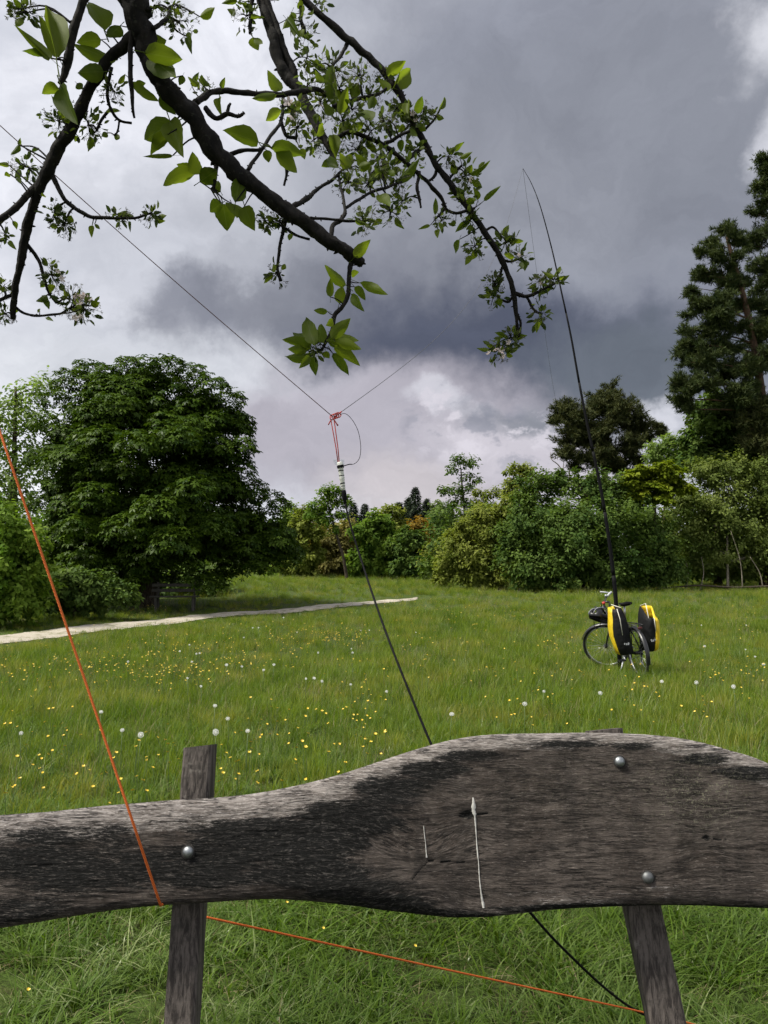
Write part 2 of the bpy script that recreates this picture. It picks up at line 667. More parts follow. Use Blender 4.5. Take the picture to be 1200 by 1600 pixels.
def lobe_scatter(lobes, n, clumps_per=34, shell=(0.62, 1.0), sig=0.20, lower=-0.55, floor_clear=0.0):
    """points in leaf clumps over the lobes; returns points and outward directions"""
    area = np.array([l[1][0] * l[1][2] for l in lobes])
    cnt = np.maximum(8, (n * area / area.sum()).astype(int))
    Ps, Ns, Vs = [], [], []
    for (c_, r_), m_ in zip(lobes, cnt):
        nc = max(4, int(clumps_per * (0.6 + 0.8 * rng.random())))
        cd = unit(nc * 3)
        cd = cd[cd[:, 2] > lower][:nc]
        cr = rng.uniform(0.62, 1.22, len(cd))           # shoots of uneven length, leafy towards the tip
        cr[rng.random(len(cd)) < 0.08] *= 1.22
        wts = rng.uniform(0.35, 1.6, len(cd))
        which = rng.choice(len(cd), m_, p=wts / wts.sum())
        u_ = rng.random(m_) ** 0.75
        bend = rng.normal(size=(len(cd), 3)) * 0.22
        q = cd[which] * (cr[which] * (0.38 + 0.62 * u_))[:, None] + bend[which] * (u_ ** 2)[:, None]
        q = q + rng.normal(size=(m_, 3)) * (sig * (0.85 - 0.5 * u_))[:, None]
        Ps.append(c_ + q * r_)
        Ns.append(q / (np.linalg.norm(q, axis=1, keepdims=True) + 1e-6))
        tone = rng.normal(0.5, 0.26, len(cd))          # each spray of leaves has its own tone
        Vs.append(np.clip(tone[which] + rng.normal(0, 0.15, m_), 0, 1))
    P_, N_, V_ = np.concatenate(Ps), np.concatenate(Ns), np.concatenate(Vs)
    gz = Gz(P_[:, 0], P_[:, 1]) + floor_clear + 0.03
    ok = P_[:, 2] > gz
    return P_[ok], N_[ok], V_[ok]


def leaf_crown(name, lobes, n, size, mat, parent, up=0.6, out=0.6, rnd=0.7, template=None, droop=0.4, **kw):
    P_, N_, var = lobe_scatter(lobes, n, **kw)
    m_ = len(P_)
    nrm = N_ * out + np.array([0, 0, up]) + unit(m_) * rnd
    tan = N_ * 0.8 + unit(m_) * 0.8 + np.array([0, 0, -droop])
    tv, tf = template or (LEAF_V, LEAF_F)
    S = size * rng.uniform(0.65, 1.25, m_)
    return scatter(name, tv, tf, P_, frames(nrm, tan), S, var, mat, parent)


def limb_path(a, b, bend=0.12, n=7):
    a, b = Vector(a), Vector(b)
    L = (b - a).length
    mid = (a + b) / 2 + Vector((random.uniform(-1, 1), random.uniform(-1, 1), random.uniform(-0.1, 0.9))) * L * bend
    return [Vector(p) for p in spline([tuple(a), tuple(mid), tuple(b)], n)]


def trunk_mesh(name, pts, r0, r1, targets, mat, parent, limb_r=0.35, sides=9):
    """tapered trunk through pts with limbs to the crown's lobes, one mesh"""
    b = MB()
    sp = [Vector(p) for p in spline([tuple(p) for p in pts], 6)]
    k_ = len(sp)
    rad = [r0 + (r1 - r0) * (i / (k_ - 1)) ** 0.8 for i in range(k_)]
    rad[0] *= 1.35
    b.tube(sp, rad, sides, jitter=0.06)
    for t in targets:
        t = Vector(t)
        best = min(range(int(k_ * 0.25), k_), key=lambda i: (sp[i] - t).length + max(0, sp[i].z - t.z + 0.3) * 2)
        s = sp[best]
        lp = limb_path(s, t)
        rr = rad[best] * limb_r + 0.008
        b.tube(lp, [rr * (1 - 0.8 * i / (len(lp) - 1)) for i in range(len(lp))], 6)
    return b.build(name, mat, parent)


def tree(name, label, cat, base, lobes, n, size, mat, bark, r0, top=None, lean=None, group=None, limbs=True, crown='crown', **kw):
    """broadleaf tree or shrub standing at base"""
    base = Vector(base)
    root = empty(name, base)
    tag(root, label, cat, group)
    inv = -base
    lobes2 = [(c_ + np.array(inv), r_) for c_, r_ in lobes]
    cen = sum((l[0] for l in lobes2), np.zeros(3)) / len(lobes2)
    hi = max(l[0][2] for l in lobes2)
    pts = [Vector((0, 0, -0.15))]
    if lean:
        pts += [Vector(p) - base for p in lean]
    else:
        pts += [Vector((cen[0] * 0.15, cen[1] * 0.15, hi * 0.35)), Vector((cen[0] * 0.6, cen[1] * 0.6, hi * 0.7)), Vector((cen[0], cen[1], hi))]
    trunk_mesh('trunk', pts, r0, r0 * 0.22, [l[0] for l in lobes2] if limbs else [], bark, root)
    # crown scattered in world space, then moved to the root
    P_, N_, var = lobe_scatter(lobes, n, **{k_: v for k_, v in kw.items() if k_ in ('clumps_per', 'shell', 'sig', 'lower', 'floor_clear')})
    P_ = P_ + np.array(inv)
    m_ = len(P_)
    nrm = N_ * kw.get('out', 0.6) + np.array([0, 0, kw.get('up', 0.6)]) + unit(m_) * kw.get('rnd', 0.7)
    tan = N_ * 0.8 + unit(m_) * 0.8 + np.array([0, 0, -kw.get('droop', 0.4)])
    tv, tf = kw.get('template') or (LEAF_V, LEAF_F)
    S = size * rng.uniform(0.65, 1.25, m_)
    scatter(crown, tv, tf, P_, frames(nrm, tan), S, var, mat, root)
    return root


def on_ground(px, d):
    x = (px - 600) / 1200 * d
    return Vector((x, d, G(x, d)))


M_CHEST = leaf_mat('leaf_chestnut', (0.018, 0.042, 0.004), (0.072, 0.118, 0.011), 0.24, rough=0.45)
M_ASH = leaf_mat('leaf_ash', (0.1, 0.165, 0.036), (0.215, 0.29, 0.085), 0.5)
M_HEDGE = leaf_mat('leaf_hedge', (0.075, 0.15, 0.014), (0.18, 0.265, 0.036), 0.45)
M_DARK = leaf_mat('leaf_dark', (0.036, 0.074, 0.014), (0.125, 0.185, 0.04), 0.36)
M_MAPLE = leaf_mat('leaf_maple', (0.058, 0.122, 0.014), (0.17, 0.248, 0.036), 0.44)
M_YELLOW = leaf_mat('leaf_yellow_green', (0.11, 0.16, 0.01), (0.23, 0.27, 0.022), 0.45)
M_OLIVE = leaf_mat('leaf_olive', (0.105, 0.14, 0.022), (0.235, 0.262, 0.054), 0.44)
M_WILLOW = leaf_mat('leaf_willow', (0.078, 0.115, 0.024), (0.18, 0.22, 0.056), 0.42)
M_RUST = leaf_mat('leaf_rust', (0.15, 0.105, 0.016), (0.29, 0.205, 0.034), 0.42, tint=(1.15, 0.9, 0.4))
M_TAN = leaf_mat('leaf_tan', (0.145, 0.138, 0.042), (0.28, 0.255, 0.085), 0.42, tint=(1.1, 1.0, 0.5))
M_LARCH = leaf_mat('leaf_larch', (0.08, 0.13, 0.038), (0.175, 0.225, 0.078), 0.4)
M_PINE = leaf_mat('needle_pine', (0.016, 0.03, 0.01), (0.085, 0.105, 0.036), 0.15, rough=0.55)
M_PINE_BROWN = leaf_mat('needle_pine_brown', (0.022, 0.034, 0.011), (0.102, 0.110, 0.040), 0.15, tint=(1.1, 1.0, 0.5), rough=0.55)
M_SPRUCE = leaf_mat('needle_spruce', (0.014, 0.024, 0.014), (0.042, 0.058, 0.034), 0.10, rough=0.6)

# --- the big horse chestnut
CD = 25.0
base = on_ground(232, CD)
root = empty('chestnut_tree', base)
tag(root, 'huge round dark green horse chestnut beside the gravel path', 'tree')
chest_main = [(222, 740, 140, 0.0, 1.0), (160, 800, 88, 0.3), (310, 800, 92, 0.2), (135, 720, 62), (305, 690, 78), (195, 660, 78), (255, 650, 76), (240, 850, 92, -0.6), (122, 850, 58), (370, 850, 58), (415, 860, 42, 0.4), (175, 870, 72, -0.8)]
mains = px_lobes(chest_main, CD)
sub = []
for (c_, r_) in mains:
    k_ = int(10 + 44 * (r_[0] / 3.1) ** 1.6)
    dirs = unit(k_ * 4)
    dirs = dirs[(dirs[:, 2] > -0.55) & (dirs[:, 1] < 0.75)][:k_]
    for dv in dirs:
        R_ = rng.uniform(0.36, 0.82) * (0.8 if r_[0] < 1.6 else 1.0)
        cc = c_ + dv * (r_ * rng.uniform(0.86, 1.03) - R_ * 0.5)
        sub.append((cc, np.array([R_ * 1.05, R_ * 1.05, R_ * 0.72])))
edge_px = [(72, 665, 26), (64, 720, 26), (62, 790, 26), (68, 850, 28), (86, 628, 26), (110, 598, 28), (140, 582, 26), (165, 592, 24), (200, 578, 26), (228, 574, 24), (262, 576, 26), (300, 588, 26), (332, 604, 26), (358, 630, 26), (372, 664, 26), (378, 700, 24), (374, 736, 26), (392, 770, 28), (425, 786, 24), (420, 815, 26), (440, 845, 24), (452, 878, 20), (425, 885, 22), (395, 888, 22), (360, 895, 24), (330, 908, 24), (290, 912, 24), (250, 900, 26), (205, 912, 26), (160, 905, 28), (115, 898, 28), (75, 890, 28), (300, 770, 34, -3.2), (250, 800, 40, -3.5), (200, 830, 38, -3.4), (270, 850, 36, -3.6), (150, 780, 34, -3.0), (330, 830, 34, -2.6), (120, 830, 34, -2.6), (215, 700, 36, -3.2), (160, 690, 34, -2.8), (280, 690, 32, -2.8), (215, 915, 22, -2.2), (250, 912, 22, -2.4), (285, 917, 20, -2.2), (320, 914, 22, -1.8), (180, 918, 22, -1.8)]
for L in edge_px:
    dd = L[3] if len(L) > 3 else rng.uniform(-1.0, 0.6)
    c_ = np.array(at(L[0], L[1], CD + dd))
    R_ = L[2] * (CD + dd) / 1200
    sub.append((c_, np.array([R_, R_, R_ * 0.8])))
inv = np.array(base)
Ps, Ns = [], []
for (c_, r_) in sub:
    m_ = int(250 * (r_[0] / 0.8) ** 2)
    dv = unit(m_ * 2)
    dv = dv[dv[:, 2] > -0.35][:m_]
    rad = rng.uniform(0.80, 1.04, len(dv))
    Ps.append(c_ + dv * r_ * rad[:, None] + rng.normal(size=(len(dv), 3)) * 0.05)
    Ns.append(dv)
for (c_, r_) in mains:                      # inner leaves close the view through the crown
    m_ = int(420 * (r_[0] / 2) ** 2)
    dv = unit(m_)
    Ps.append(c_ + dv * r_ * rng.uniform(0.55, 0.86, m_)[:, None])
    Ns.append(dv)
P_ = np.concatenate(Ps)
N_ = np.concatenate(Ns)
ok = P_[:, 2] > Gz(P_[:, 0], P_[:, 1]) + 0.42 - 0.22 * np.sin(P_[:, 0] * 2.1) + 0.75 * np.exp(-((P_[:, 0] + 6.3) / 1.0) ** 2) * (P_[:, 1] < CD)
P_, N_ = P_[ok] - inv, N_[ok]
m_ = len(P_)
nrm = N_ * 0.55 + np.array([0, 0, 0.75]) + unit(m_) * 0.42
tan = N_ * np.array([1, 1, 0.2]) + unit(m_) * 0.25 + np.array([0, 0, -0.35])
scatter('crown', PALM_V, PALM_F, P_, frames(nrm, tan), rng.uniform(0.11, 0.20, m_), np.clip(rng.normal(0.45, 0.28, m_), 0, 1), M_CHEST, root)
trunk_mesh('trunk', [(0, 0, -0.2), (0.05, 0, 1.2), (-0.1, 0.1, 2.6), (-0.2, 0, 4.6), (-0.2, 0, 6.2)], 0.42, 0.10, [c_ - inv for c_, r_ in mains], M_BARK, root, 0.4, 12)

# --- the left edge: tall pale tree behind, round bush in front, scrub under the chestnut
tree('ash_tree', 'tall loose pale green tree rising behind the chestnut, cut by the picture edge', 'tree', on_ground(20, 29.5),
     px_lobes([(10, 650, 42), (40, 620, 30), (68, 605, 24), (25, 700, 48), (60, 660, 34), (-20, 680, 50), (0, 770, 60), (45, 740, 44), (-35, 780, 60), (20, 840, 60)], 29.5),
     7500, 0.18, M_ASH, M_BARK, 0.2, sig=0.26)
tree('hedge_bush', 'rounded light green leafy bush beside the path, cut by the picture edge', 'bush', on_ground(-10, 18.6),
     px_lobes([(-10, 830, 60), (30, 850, 48), (10, 900, 55), (35, 915, 42), (-35, 900, 70), (20, 945, 42), (-20, 950, 55), (48, 890, 26), (-60, 840, 70), (42, 945, 26)], 18.6),
     22750, 0.134, M_HEDGE, M_BARK, 0.09, sig=0.22)
tree('undergrowth_shrub', 'dark scrubby shrub between the light green bush and the chestnut', 'bush', on_ground(120, 20.6),
     px_lobes([(85, 925, 32), (120, 920, 34), (155, 925, 32), (188, 932, 26), (100, 940, 28), (140, 945, 26), (65, 930, 24)], 20.6),
     14000, 0.128, M_DARK, M_BARK, 0.05, sig=0.25)

# --- far edge of the meadow
FAR = 'trees along the far edge of the meadow'
tree('young_birch', 'slender yellow-green young tree just beyond the chestnut crown', 'tree', on_ground(478, 50),
     px_lobes([(478, 805, 14), (470, 830, 20), (488, 835, 16), (462, 860, 22), (485, 865, 20), (470, 890, 22), (455, 835, 14), (450, 880, 20)], 50), 10500, 0.269, M_OLIVE, M_BARK_PALE, 0.10, group=FAR, sig=0.26)
tree('leaning_tree', 'thin leaning tree with bare dark trunk and small sparse crown', 'tree', on_ground(543, 47),
     px_lobes([(507, 772, 12), (522, 768, 12), (498, 792, 14), (516, 788, 14), (536, 784, 12), (508, 812, 13), (488, 803, 11), (532, 806, 11), (522, 828, 8)], 47), 3000, 0.20, M_MAPLE, M_BARK, 0.12,
     lean=[at(536, 870, 47), at(527, 840, 47), at(520, 815, 47), at(513, 790, 47), at(510, 775, 47)], group=FAR, sig=0.3)
tree('olive_thicket', 'pale olive brown thicket around the thin leaning trunk', 'bush', on_ground(515, 53),
     px_lobes([(500, 835, 22), (525, 850, 24), (545, 830, 18), (505, 870, 26), (535, 880, 26), (555, 870, 20), (490, 895, 20), (520, 895, 22), (550, 895, 20)], 53), 11375, 0.256, M_TAN, M_BARK, 0.08, group=FAR, sig=0.3)
tree('yellow_thicket', 'yellowish leafy shrub low behind the leaning trunk', 'bush', on_ground(540, 55),
     px_lobes([(540, 835, 20), (548, 855, 20), (498, 850, 16), (565, 850, 16), (530, 890, 18)], 55), 6125, 0.256, M_YELLOW, M_BARK, 0.06, group=FAR, sig=0.3)
tree('broad_tree', 'broad fresh green tree right of the leaning trunk', 'tree', on_ground(590, 49),
     px_lobes([(583, 815, 16), (600, 825, 16), (570, 835, 20), (590, 850, 26), (612, 855, 20), (570, 875, 24), (600, 885, 26), (580, 900, 22), (560, 890, 16)], 49), 14875, 0.269, M_MAPLE, M_BARK, 0.16, group=FAR, sig=0.24)
tree('round_tree', 'smaller round dark green tree in front of the rust brown one', 'tree', on_ground(642, 47),
     px_lobes([(635, 838, 16), (650, 850, 18), (625, 860, 18), (642, 875, 24), (660, 885, 18), (625, 892, 20), (648, 900, 20)], 47), 11375, 0.256, M_DARK, M_BARK, 0.14, group=FAR, sig=0.22)
tree('rust_tree', 'rust brown and orange leafed tree among the green ones', 'tree', on_ground(668, 54),
     px_lobes([(655, 825, 18), (668, 838, 16), (650, 840, 14), (672, 855, 18), (660, 868, 16), (682, 870, 12)], 54), 7875, 0.243, M_RUST, M_BARK, 0.14, group=FAR, sig=0.22)
tree('larch_tree', 'soft blue-green conical tree behind the rust brown one', 'tree', on_ground(688, 57),
     px_lobes([(684, 792, 10), (684, 808, 17), (692, 825, 22), (680, 840, 24), (700, 850, 24)], 57), 11375, 0.192, M_LARCH, M_BARK, 0.16, group=FAR, sig=0.22)
tree('poplar_tree', 'tall thin see-through tree with dark upright trunk above the others', 'tree', on_ground(725, 52),
     px_lobes([(718, 722, 14), (735, 725, 12), (705, 735, 10), (728, 745, 10), (712, 765, 14), (733, 765, 12), (698, 768, 10), (690, 765, 7), (745, 752, 9), (720, 785, 14), (738, 790, 12), (705, 790, 10)], 52), 2300, 0.20, M_DARK, M_BARK, 0.16,
     lean=[at(726, 850, 52), at(726, 800, 52), at(722, 760, 52), at(720, 730, 52)], group=FAR, sig=0.32)
tree('thin_tree', 'low thin see-through tree right of the tall upright one', 'tree', on_ground(765, 50),
     px_lobes([(760, 775, 10), (775, 770, 9), (750, 790, 12), (768, 795, 13), (745, 770, 7)], 50), 1300, 0.20, M_OLIVE, M_BARK, 0.10, group=FAR, sig=0.32)
tree('oak_sapling', 'small bronze green tree top showing above the big bush', 'tree', on_ground(815, 44),
     px_lobes([(800, 735, 11), (822, 732, 12), (812, 752, 14), (795, 758, 10), (833, 748, 9), (800, 775, 16), (825, 775, 16)], 44), 2600, 0.21, M_OLIVE, M_BARK, 0.12, group=FAR, sig=0.3)


def spruce(px, top, d, w, label):
    b0 = on_ground(px, d)
    h = at(px, top, d).z - b0.z
    root = empty('spruce_tree', b0)
    tag(root, label, 'tree', 'dark spruces far behind the meadow')
    MB().tube([(0, 0, -0.2), (0, 0, h * 0.5), (0, 0, h)], [0.22, 0.14, 0.02], 7).build('trunk', M_BARK, root)
    n_ = 6000
    t = rng.random(n_) ** 0.7
    tier = (np.floor(t * 24) + rng.normal(0, .3, n_)) / 24
    tier = np.clip(tier, 0, 1)
    ang = rng.random(n_) * 2 * np.pi
    u_ = np.sqrt(rng.random(n_))
    R_ = w * (0.06 + (1 - (h - (1 - tier) * h) / h) if False else (0.05 + tier)) * u_ * (0.7 + 0.3 * np.sin(ang * 5 + tier * 40) + 0.25 * rng.random(n_))
    z = h * (1 - tier * 0.85) - R_ * 0.35 - rng.random(n_) * 0.25
    P_ = np.stack([np.cos(ang) * R_, np.sin(ang) * R_, z], 1)
    N_ = np.stack([np.cos(ang), np.sin(ang), np.zeros(n_)], 1)
    nrm = N_ * 0.3 + np.array([0, 0, 0.8]) + unit(n_) * 0.4
    tan = N_ + np.array([0, 0, -0.4]) + unit(n_) * 0.3
    scatter('crown', LEAF_V, LEAF_F, P_, frames(nrm, tan), np.stack([rng.uniform(.22, .42, n_), rng.uniform(.10, .2, n_), rng.uniform(.15, .3, n_)], 1), rng.random(n_), M_SPRUCE, root)


spruce(552, 784, 70, 2.1, 'pointed dark spruce beside the hanging black cable')
spruce(570, 786, 72, 2.1, 'pointed dark spruce a little right of the one by the cable')
spruce(624, 784, 68, 2.0, 'shorter leftmost spruce of the group above the rust brown tree')
spruce(649, 760, 68, 2.3, 'tallest dark spruce above the rust brown tree')
spruce(638, 776, 70, 2.0, 'spruce pressed against the tallest one above the rust brown tree')
spruce(667, 778, 72, 1.9, 'small spruce tip right of the tallest spruce')
spruce(703, 786, 74, 2.0, 'spruce tip showing beneath the tall thin see-through tree')
spruce(500, 792, 74, 2.0, 'faint spruce tip behind the leaning tree crown')

tree('green_ash', 'loose mid green tree between the chestnut and the leaning trunk', 'tree', on_ground(455, 54),
     px_lobes([(452, 800, 16), (440, 830, 20), (462, 820, 16), (448, 860, 24), (470, 855, 20), (440, 890, 22)], 54), 6000, 0.24, M_MAPLE, M_BARK, 0.14, group=FAR, sig=0.26)
tree('tall_maple', 'taller fresh green crown behind the broad tree', 'tree', on_ground(612, 58),
     px_lobes([(600, 805, 14), (615, 800, 13), (606, 822, 18), (622, 825, 16), (590, 830, 16), (612, 850, 24)], 58), 5000, 0.25, M_OLIVE, M_BARK, 0.16, group=FAR, sig=0.26)
tree('hazel_bush', 'olive green bush filling the gap left of the light feathery bush', 'bush', on_ground(690, 45),
     px_lobes([(688, 860, 20), (700, 840, 18), (675, 880, 20), (695, 890, 24), (715, 870, 20), (715, 830, 16), (735, 815, 18), (750, 800, 14)], 45), 6500, 0.19, M_OLIVE, M_BARK, 0.08, group=FAR, sig=0.28)

# --- the right-hand thicket
tree('feathery_bush', 'light olive feathery bush at the thicket end nearest the path', 'bush', on_ground(735, 36),
     px_lobes([(760, 815, 26), (735, 830, 26), (770, 840, 34), (712, 850, 22), (740, 865, 34), (770, 880, 36), (705, 885, 24), (730, 900, 26), (760, 905, 26), (690, 905, 14), (790, 800, 24)], 36),
     26250, 0.160, M_OLIVE, M_BARK, 0.08, sig=0.28)
tree('big_bush', 'big dense dark green bush behind the bicycle', 'bush', on_ground(910, 34.5),
     px_lobes([(845, 772, 34), (905, 764, 32), (872, 752, 20), (935, 758, 22), (950, 780, 36), (990, 790, 34), (830, 830, 46), (890, 830, 55, -1), (950, 830, 52, -1), (1010, 830, 42), (800, 860, 30), (840, 885, 48, -0.6), (900, 880, 52, -1.2), (960, 885, 46, -1), (1010, 890, 42), (870, 905, 30, -1), (1030, 870, 32), (820, 800, 28), (930, 905, 28, -1.2), (1050, 895, 26), (1010, 905, 24, -.5), (970, 908, 20, -1), (840, 908, 22, -.6)], 34.5),
     70000, 0.160, M_DARK, M_BARK, 0.10, sig=0.22)
tree('maple_tree', 'bright yellow-green maple crown above the big bush', 'tree', on_ground(1025, 34.5),
     px_lobes([(1000, 738, 16, 0, .85), (1028, 735, 18, 0, .85), (1052, 742, 15, 0, .85), (985, 752, 15, 0, .85), (1015, 755, 20, 0, .85), (1045, 758, 20, 0, .85), (1068, 765, 14, 0, .85), (1000, 775, 20, 0, .85), (1035, 778, 18, 0, .85), (978, 772, 12, 0, .85)], 34.2),
     12250, 0.218, M_YELLOW, M_BARK, 0.12, sig=0.2, up=1.0, rnd=0.4)
tree('willow_bush', 'grey-green feathery bush with thin pale stems at the right edge', 'bush', on_ground(1135, 35.5),
     px_lobes([(1105, 738, 26), (1150, 735, 28), (1185, 742, 26), (1128, 752, 30), (1085, 780, 32), (1130, 785, 40), (1175, 775, 34), (1095, 820, 38), (1145, 830, 44), (1190, 820, 40), (1075, 850, 30), (1120, 865, 34), (1170, 868, 34), (1210, 860, 40), (1060, 800, 24), (1085, 885, 26, .6), (1120, 890, 24, .8), (1160, 892, 24, .8), (1200, 890, 26, .8), (1240, 885, 30)], 36),
     42000, 0.147, M_WILLOW, M_BARK_PALE, 0.07, sig=0.28, floor_clear=0.15)
tree('linden_tree', 'dark green leafy tree beneath the tall pines', 'tree', on_ground(1120, 39),
     px_lobes([(1095, 650, 28), (1120, 630, 30), (1085, 690, 26), (1115, 680, 38), (1150, 660, 36), (1080, 720, 26), (1110, 725, 32), (1145, 715, 36), (1175, 700, 30), (1180, 740, 30)], 39),
     24500, 0.230, M_DARK, M_BARK, 0.2, sig=0.22)
tree('pale_tree', 'small airy light green tree between the two pine groups', 'tree', on_ground(1035, 41),
     px_lobes([(1030, 700, 16), (1048, 690, 14), (1055, 712, 14), (1020, 715, 14), (1040, 725, 18), (1065, 730, 10)], 41),
     3400, 0.18, M_ASH, M_BARK, 0.1, sig=0.3)
tree('edge_maple', 'yellow-green leafy tree at the right edge below the pines', 'tree', on_ground(1205, 38),
     px_lobes([(1195, 715, 24), (1190, 755, 22), (1210, 740, 30), (1200, 790, 26), (1230, 700, 40), (1185, 785, 14)], 38),
     8750, 0.218, M_YELLOW, M_BARK, 0.12, sig=0.22)
for i_, (bx, by, tx, ty, dd) in enumerate([(1158, 905, 1142, 830, -1.6), (1190, 908, 1172, 870, -1.6), (1090, 908, 1096, 870, -1.5), (1068, 908, 1070, 872, -1.2)]):
    b0 = on_ground(bx, 36 + dd)
    tp = at(tx, ty, 36 + dd)
    mb = MB()
    p0 = Vector((0, 0, -0.1))
    p1 = tp - b0
    lp = [Vector(p) for p in spline([tuple(p0), tuple(p1 * 0.5 + Vector((0.15, 0, 0))), tuple(p1)], 6)]
    mb.tube(lp, [0.030 - 0.02 * i / (len(lp) - 1) for i in range(len(lp))], 6)
    o = mb.build('bare_sapling', M_BARK_PALE)
    o.location = b0
    tag(o, ['tallest thin pale slanting stem in front of the grey-green bush', 'short pale bare stem at the right end of the thicket',
            'thin pale stem standing under the grey-green bush, left of the slanting one', 'leftmost thin pale stem below the dark bush end'][i_], 'sapling', 'thin pale stems at the thicket foot')


def pine(name, label, base, tpts, r0, pads, mat, n_per, size, bark=M_BARK_PINE, dead=(), fill=0.62):
    """trunk through tpts, foliage pads as flattened ellipsoids carried by limbs"""
    base = Vector(base)
    root = empty(name, base)
    tag(root, label, 'tree', 'tall pines above the thicket')
    pd = [(c_ - np.array(base), r_) for c_, r_ in pads]
    trunk_mesh('trunk', [Vector((0, 0, -0.2))] + [Vector(p) - base for p in tpts], r0, r0 * 0.25, [c_ for c_, r_ in pd], bark, root, 0.30)
    Ps, Ns = [], []
    tw = MB()
    loose = []
    for (c_, r_) in pd:
        for _ in range(2):
            loose.append((c_ + unit(1)[0] * r_ * np.array([.55, .55, .75]), r_ * rng.uniform(0.62, 0.95) * np.array([1, 1, rng.uniform(0.8, 1.3)])))
    for (c_, r_) in loose:          # every bough fans out into twigs set with needle tufts
        nt = int(9 + 12 * r_[0] ** 1.6)
        for _ in range(nt):
            d_ = unit(1)[0] * np.array([1, 1, 0.85]) + np.array([0, 0, 0.12])
            L_ = rng.uniform(0.3, 1.45)
            kk = int(n_per * fill * r_[0] ** 2 / nt) + 4
            u_ = rng.random(kk) ** 0.6
            q = c_ + d_ * r_ * L_ * u_[:, None] + rng.normal(size=(kk, 3)) * np.array([.10, .10, .07]) * (0.5 + r_[0] * 0.7)
            q[:, 2] += 0.12 * r_[2] * (u_ ** 2) * 2
            Ps.append(q)
            Ns.append(np.repeat((d_ + np.array([0, 0, .35]))[None], kk, 0) + rng.normal(size=(kk, 3)) * .45)
            if rng.random() < 0.4:
                tw.tube([Vector(c_), Vector(c_ + d_ * r_ * L_ * .9)], [.022, .006], 4)
    tw.build('boughs', bark, root)['kind'] = 'stuff'
    P2, N2 = np.concatenate(Ps), np.concatenate(Ns)
    m2 = len(P2)
    nrm = N2 + unit(m2) * 0.25
    scatter('crown', NEED_V, NEED_F, P2, frames(nrm, unit(m2)), size * rng.uniform(0.7, 1.2, m2), np.clip(rng.normal(0.45, 0.27, m2), 0, 1), mat, root)
    if dead:
        mb = MB()
        for poly in dead:
            sp_ = [Vector(p) - base for p in poly]
            sp_ = [Vector(p) for p in spline([tuple(p) for p in sp_], 4)]
            mb.tube(sp_, [0.05 - 0.042 * i / (len(sp_) - 1) for i in range(len(sp_))], 5)
        mb.build('dead_branch', M_BARK_PALE, root)
    return root


def pads_px(lst, d):
    return [(np.array(at(a, b, d + (e[0] if e else 0))), np.array([r * 1.15, r * 1.15, r * (e[1] if len(e) > 1 else 0.80)]) * d / 1200) for (a, b, r, *e) in lst]


PD = 45.0
pine('brown_pine', 'bushy brown-green pine clump standing above the big bush', on_ground(945, PD), [at(945, 760, PD), at(948, 700, PD), at(952, 650, PD), at(955, 615, PD)], 0.25,
     pads_px([(955, 612, 18), (945, 625, 22), (968, 630, 20), (935, 640, 22), (985, 645, 22), (955, 650, 28), (880, 645, 18), (900, 650, 22), (868, 655, 10), (915, 665, 28), (985, 665, 24), (945, 680, 34), (895, 685, 24), (980, 690, 28), (885, 705, 18), (920, 710, 30), (960, 715, 32), (990, 715, 18), (900, 725, 18), (940, 735, 26)], PD),
     M_PINE_BROWN, 1100, 0.23, dead=[[at(885, 760, PD), at(875, 730, PD), at(862, 718, PD), at(860, 706, PD)], [at(885, 760, PD), at(880, 735, PD), at(882, 715, PD)], [at(890, 750, PD), at(890, 730, PD), at(895, 715, PD)]])
pine('crooked_pine', 'small crooked pine top leaning out right of the brown-green clump', on_ground(1022, PD + 1), [at(1022, 740, PD + 1), at(1018, 700, PD + 1), at(1012, 680, PD + 1)], 0.13,
     pads_px([(1005, 668, 14), (1022, 672, 14), (1032, 682, 8), (1010, 682, 12), (1000, 690, 10)], PD + 1), M_PINE_BROWN, 900, 0.22,
     dead=[[at(1018, 675, PD + 1), at(1020, 662, PD + 1), at(1024, 655, PD + 1)], [at(1022, 675, PD + 1), at(1028, 665, PD + 1), at(1034, 664, PD + 1)]])
PR = 37.0
pine('tall_pine', 'tall dark pine with open layered branches and reddish trunk at right', on_ground(1195, PR), [at(1196, 700, PR), at(1188, 600, PR), at(1172, 510, PR), at(1158, 450, PR), at(1142, 395, PR), at(1136, 370, PR)], 0.28,
     pads_px([(1135, 366, 16), (1120, 378, 12), (1148, 382, 12), (1100, 402, 12), (1118, 405, 18), (1150, 415, 18), (1105, 432, 20), (1130, 438, 20), (1088, 450, 14), (1165, 440, 18), (1095, 482, 18), (1120, 475, 22), (1080, 490, 10), (1110, 500, 24), (1160, 480, 16), (1185, 470, 16), (1075, 530, 20), (1062, 545, 14), (1100, 535, 28), (1140, 530, 30), (1178, 520, 26), (1070, 565, 20), (1105, 570, 34), (1150, 575, 36), (1190, 560, 30), (1065, 600, 20), (1062, 625, 16), (1095, 605, 28), (1135, 615, 36), (1180, 610, 34), (1075, 640, 10)], PR),
     M_PINE, 1000, 0.23, fill=0.85)
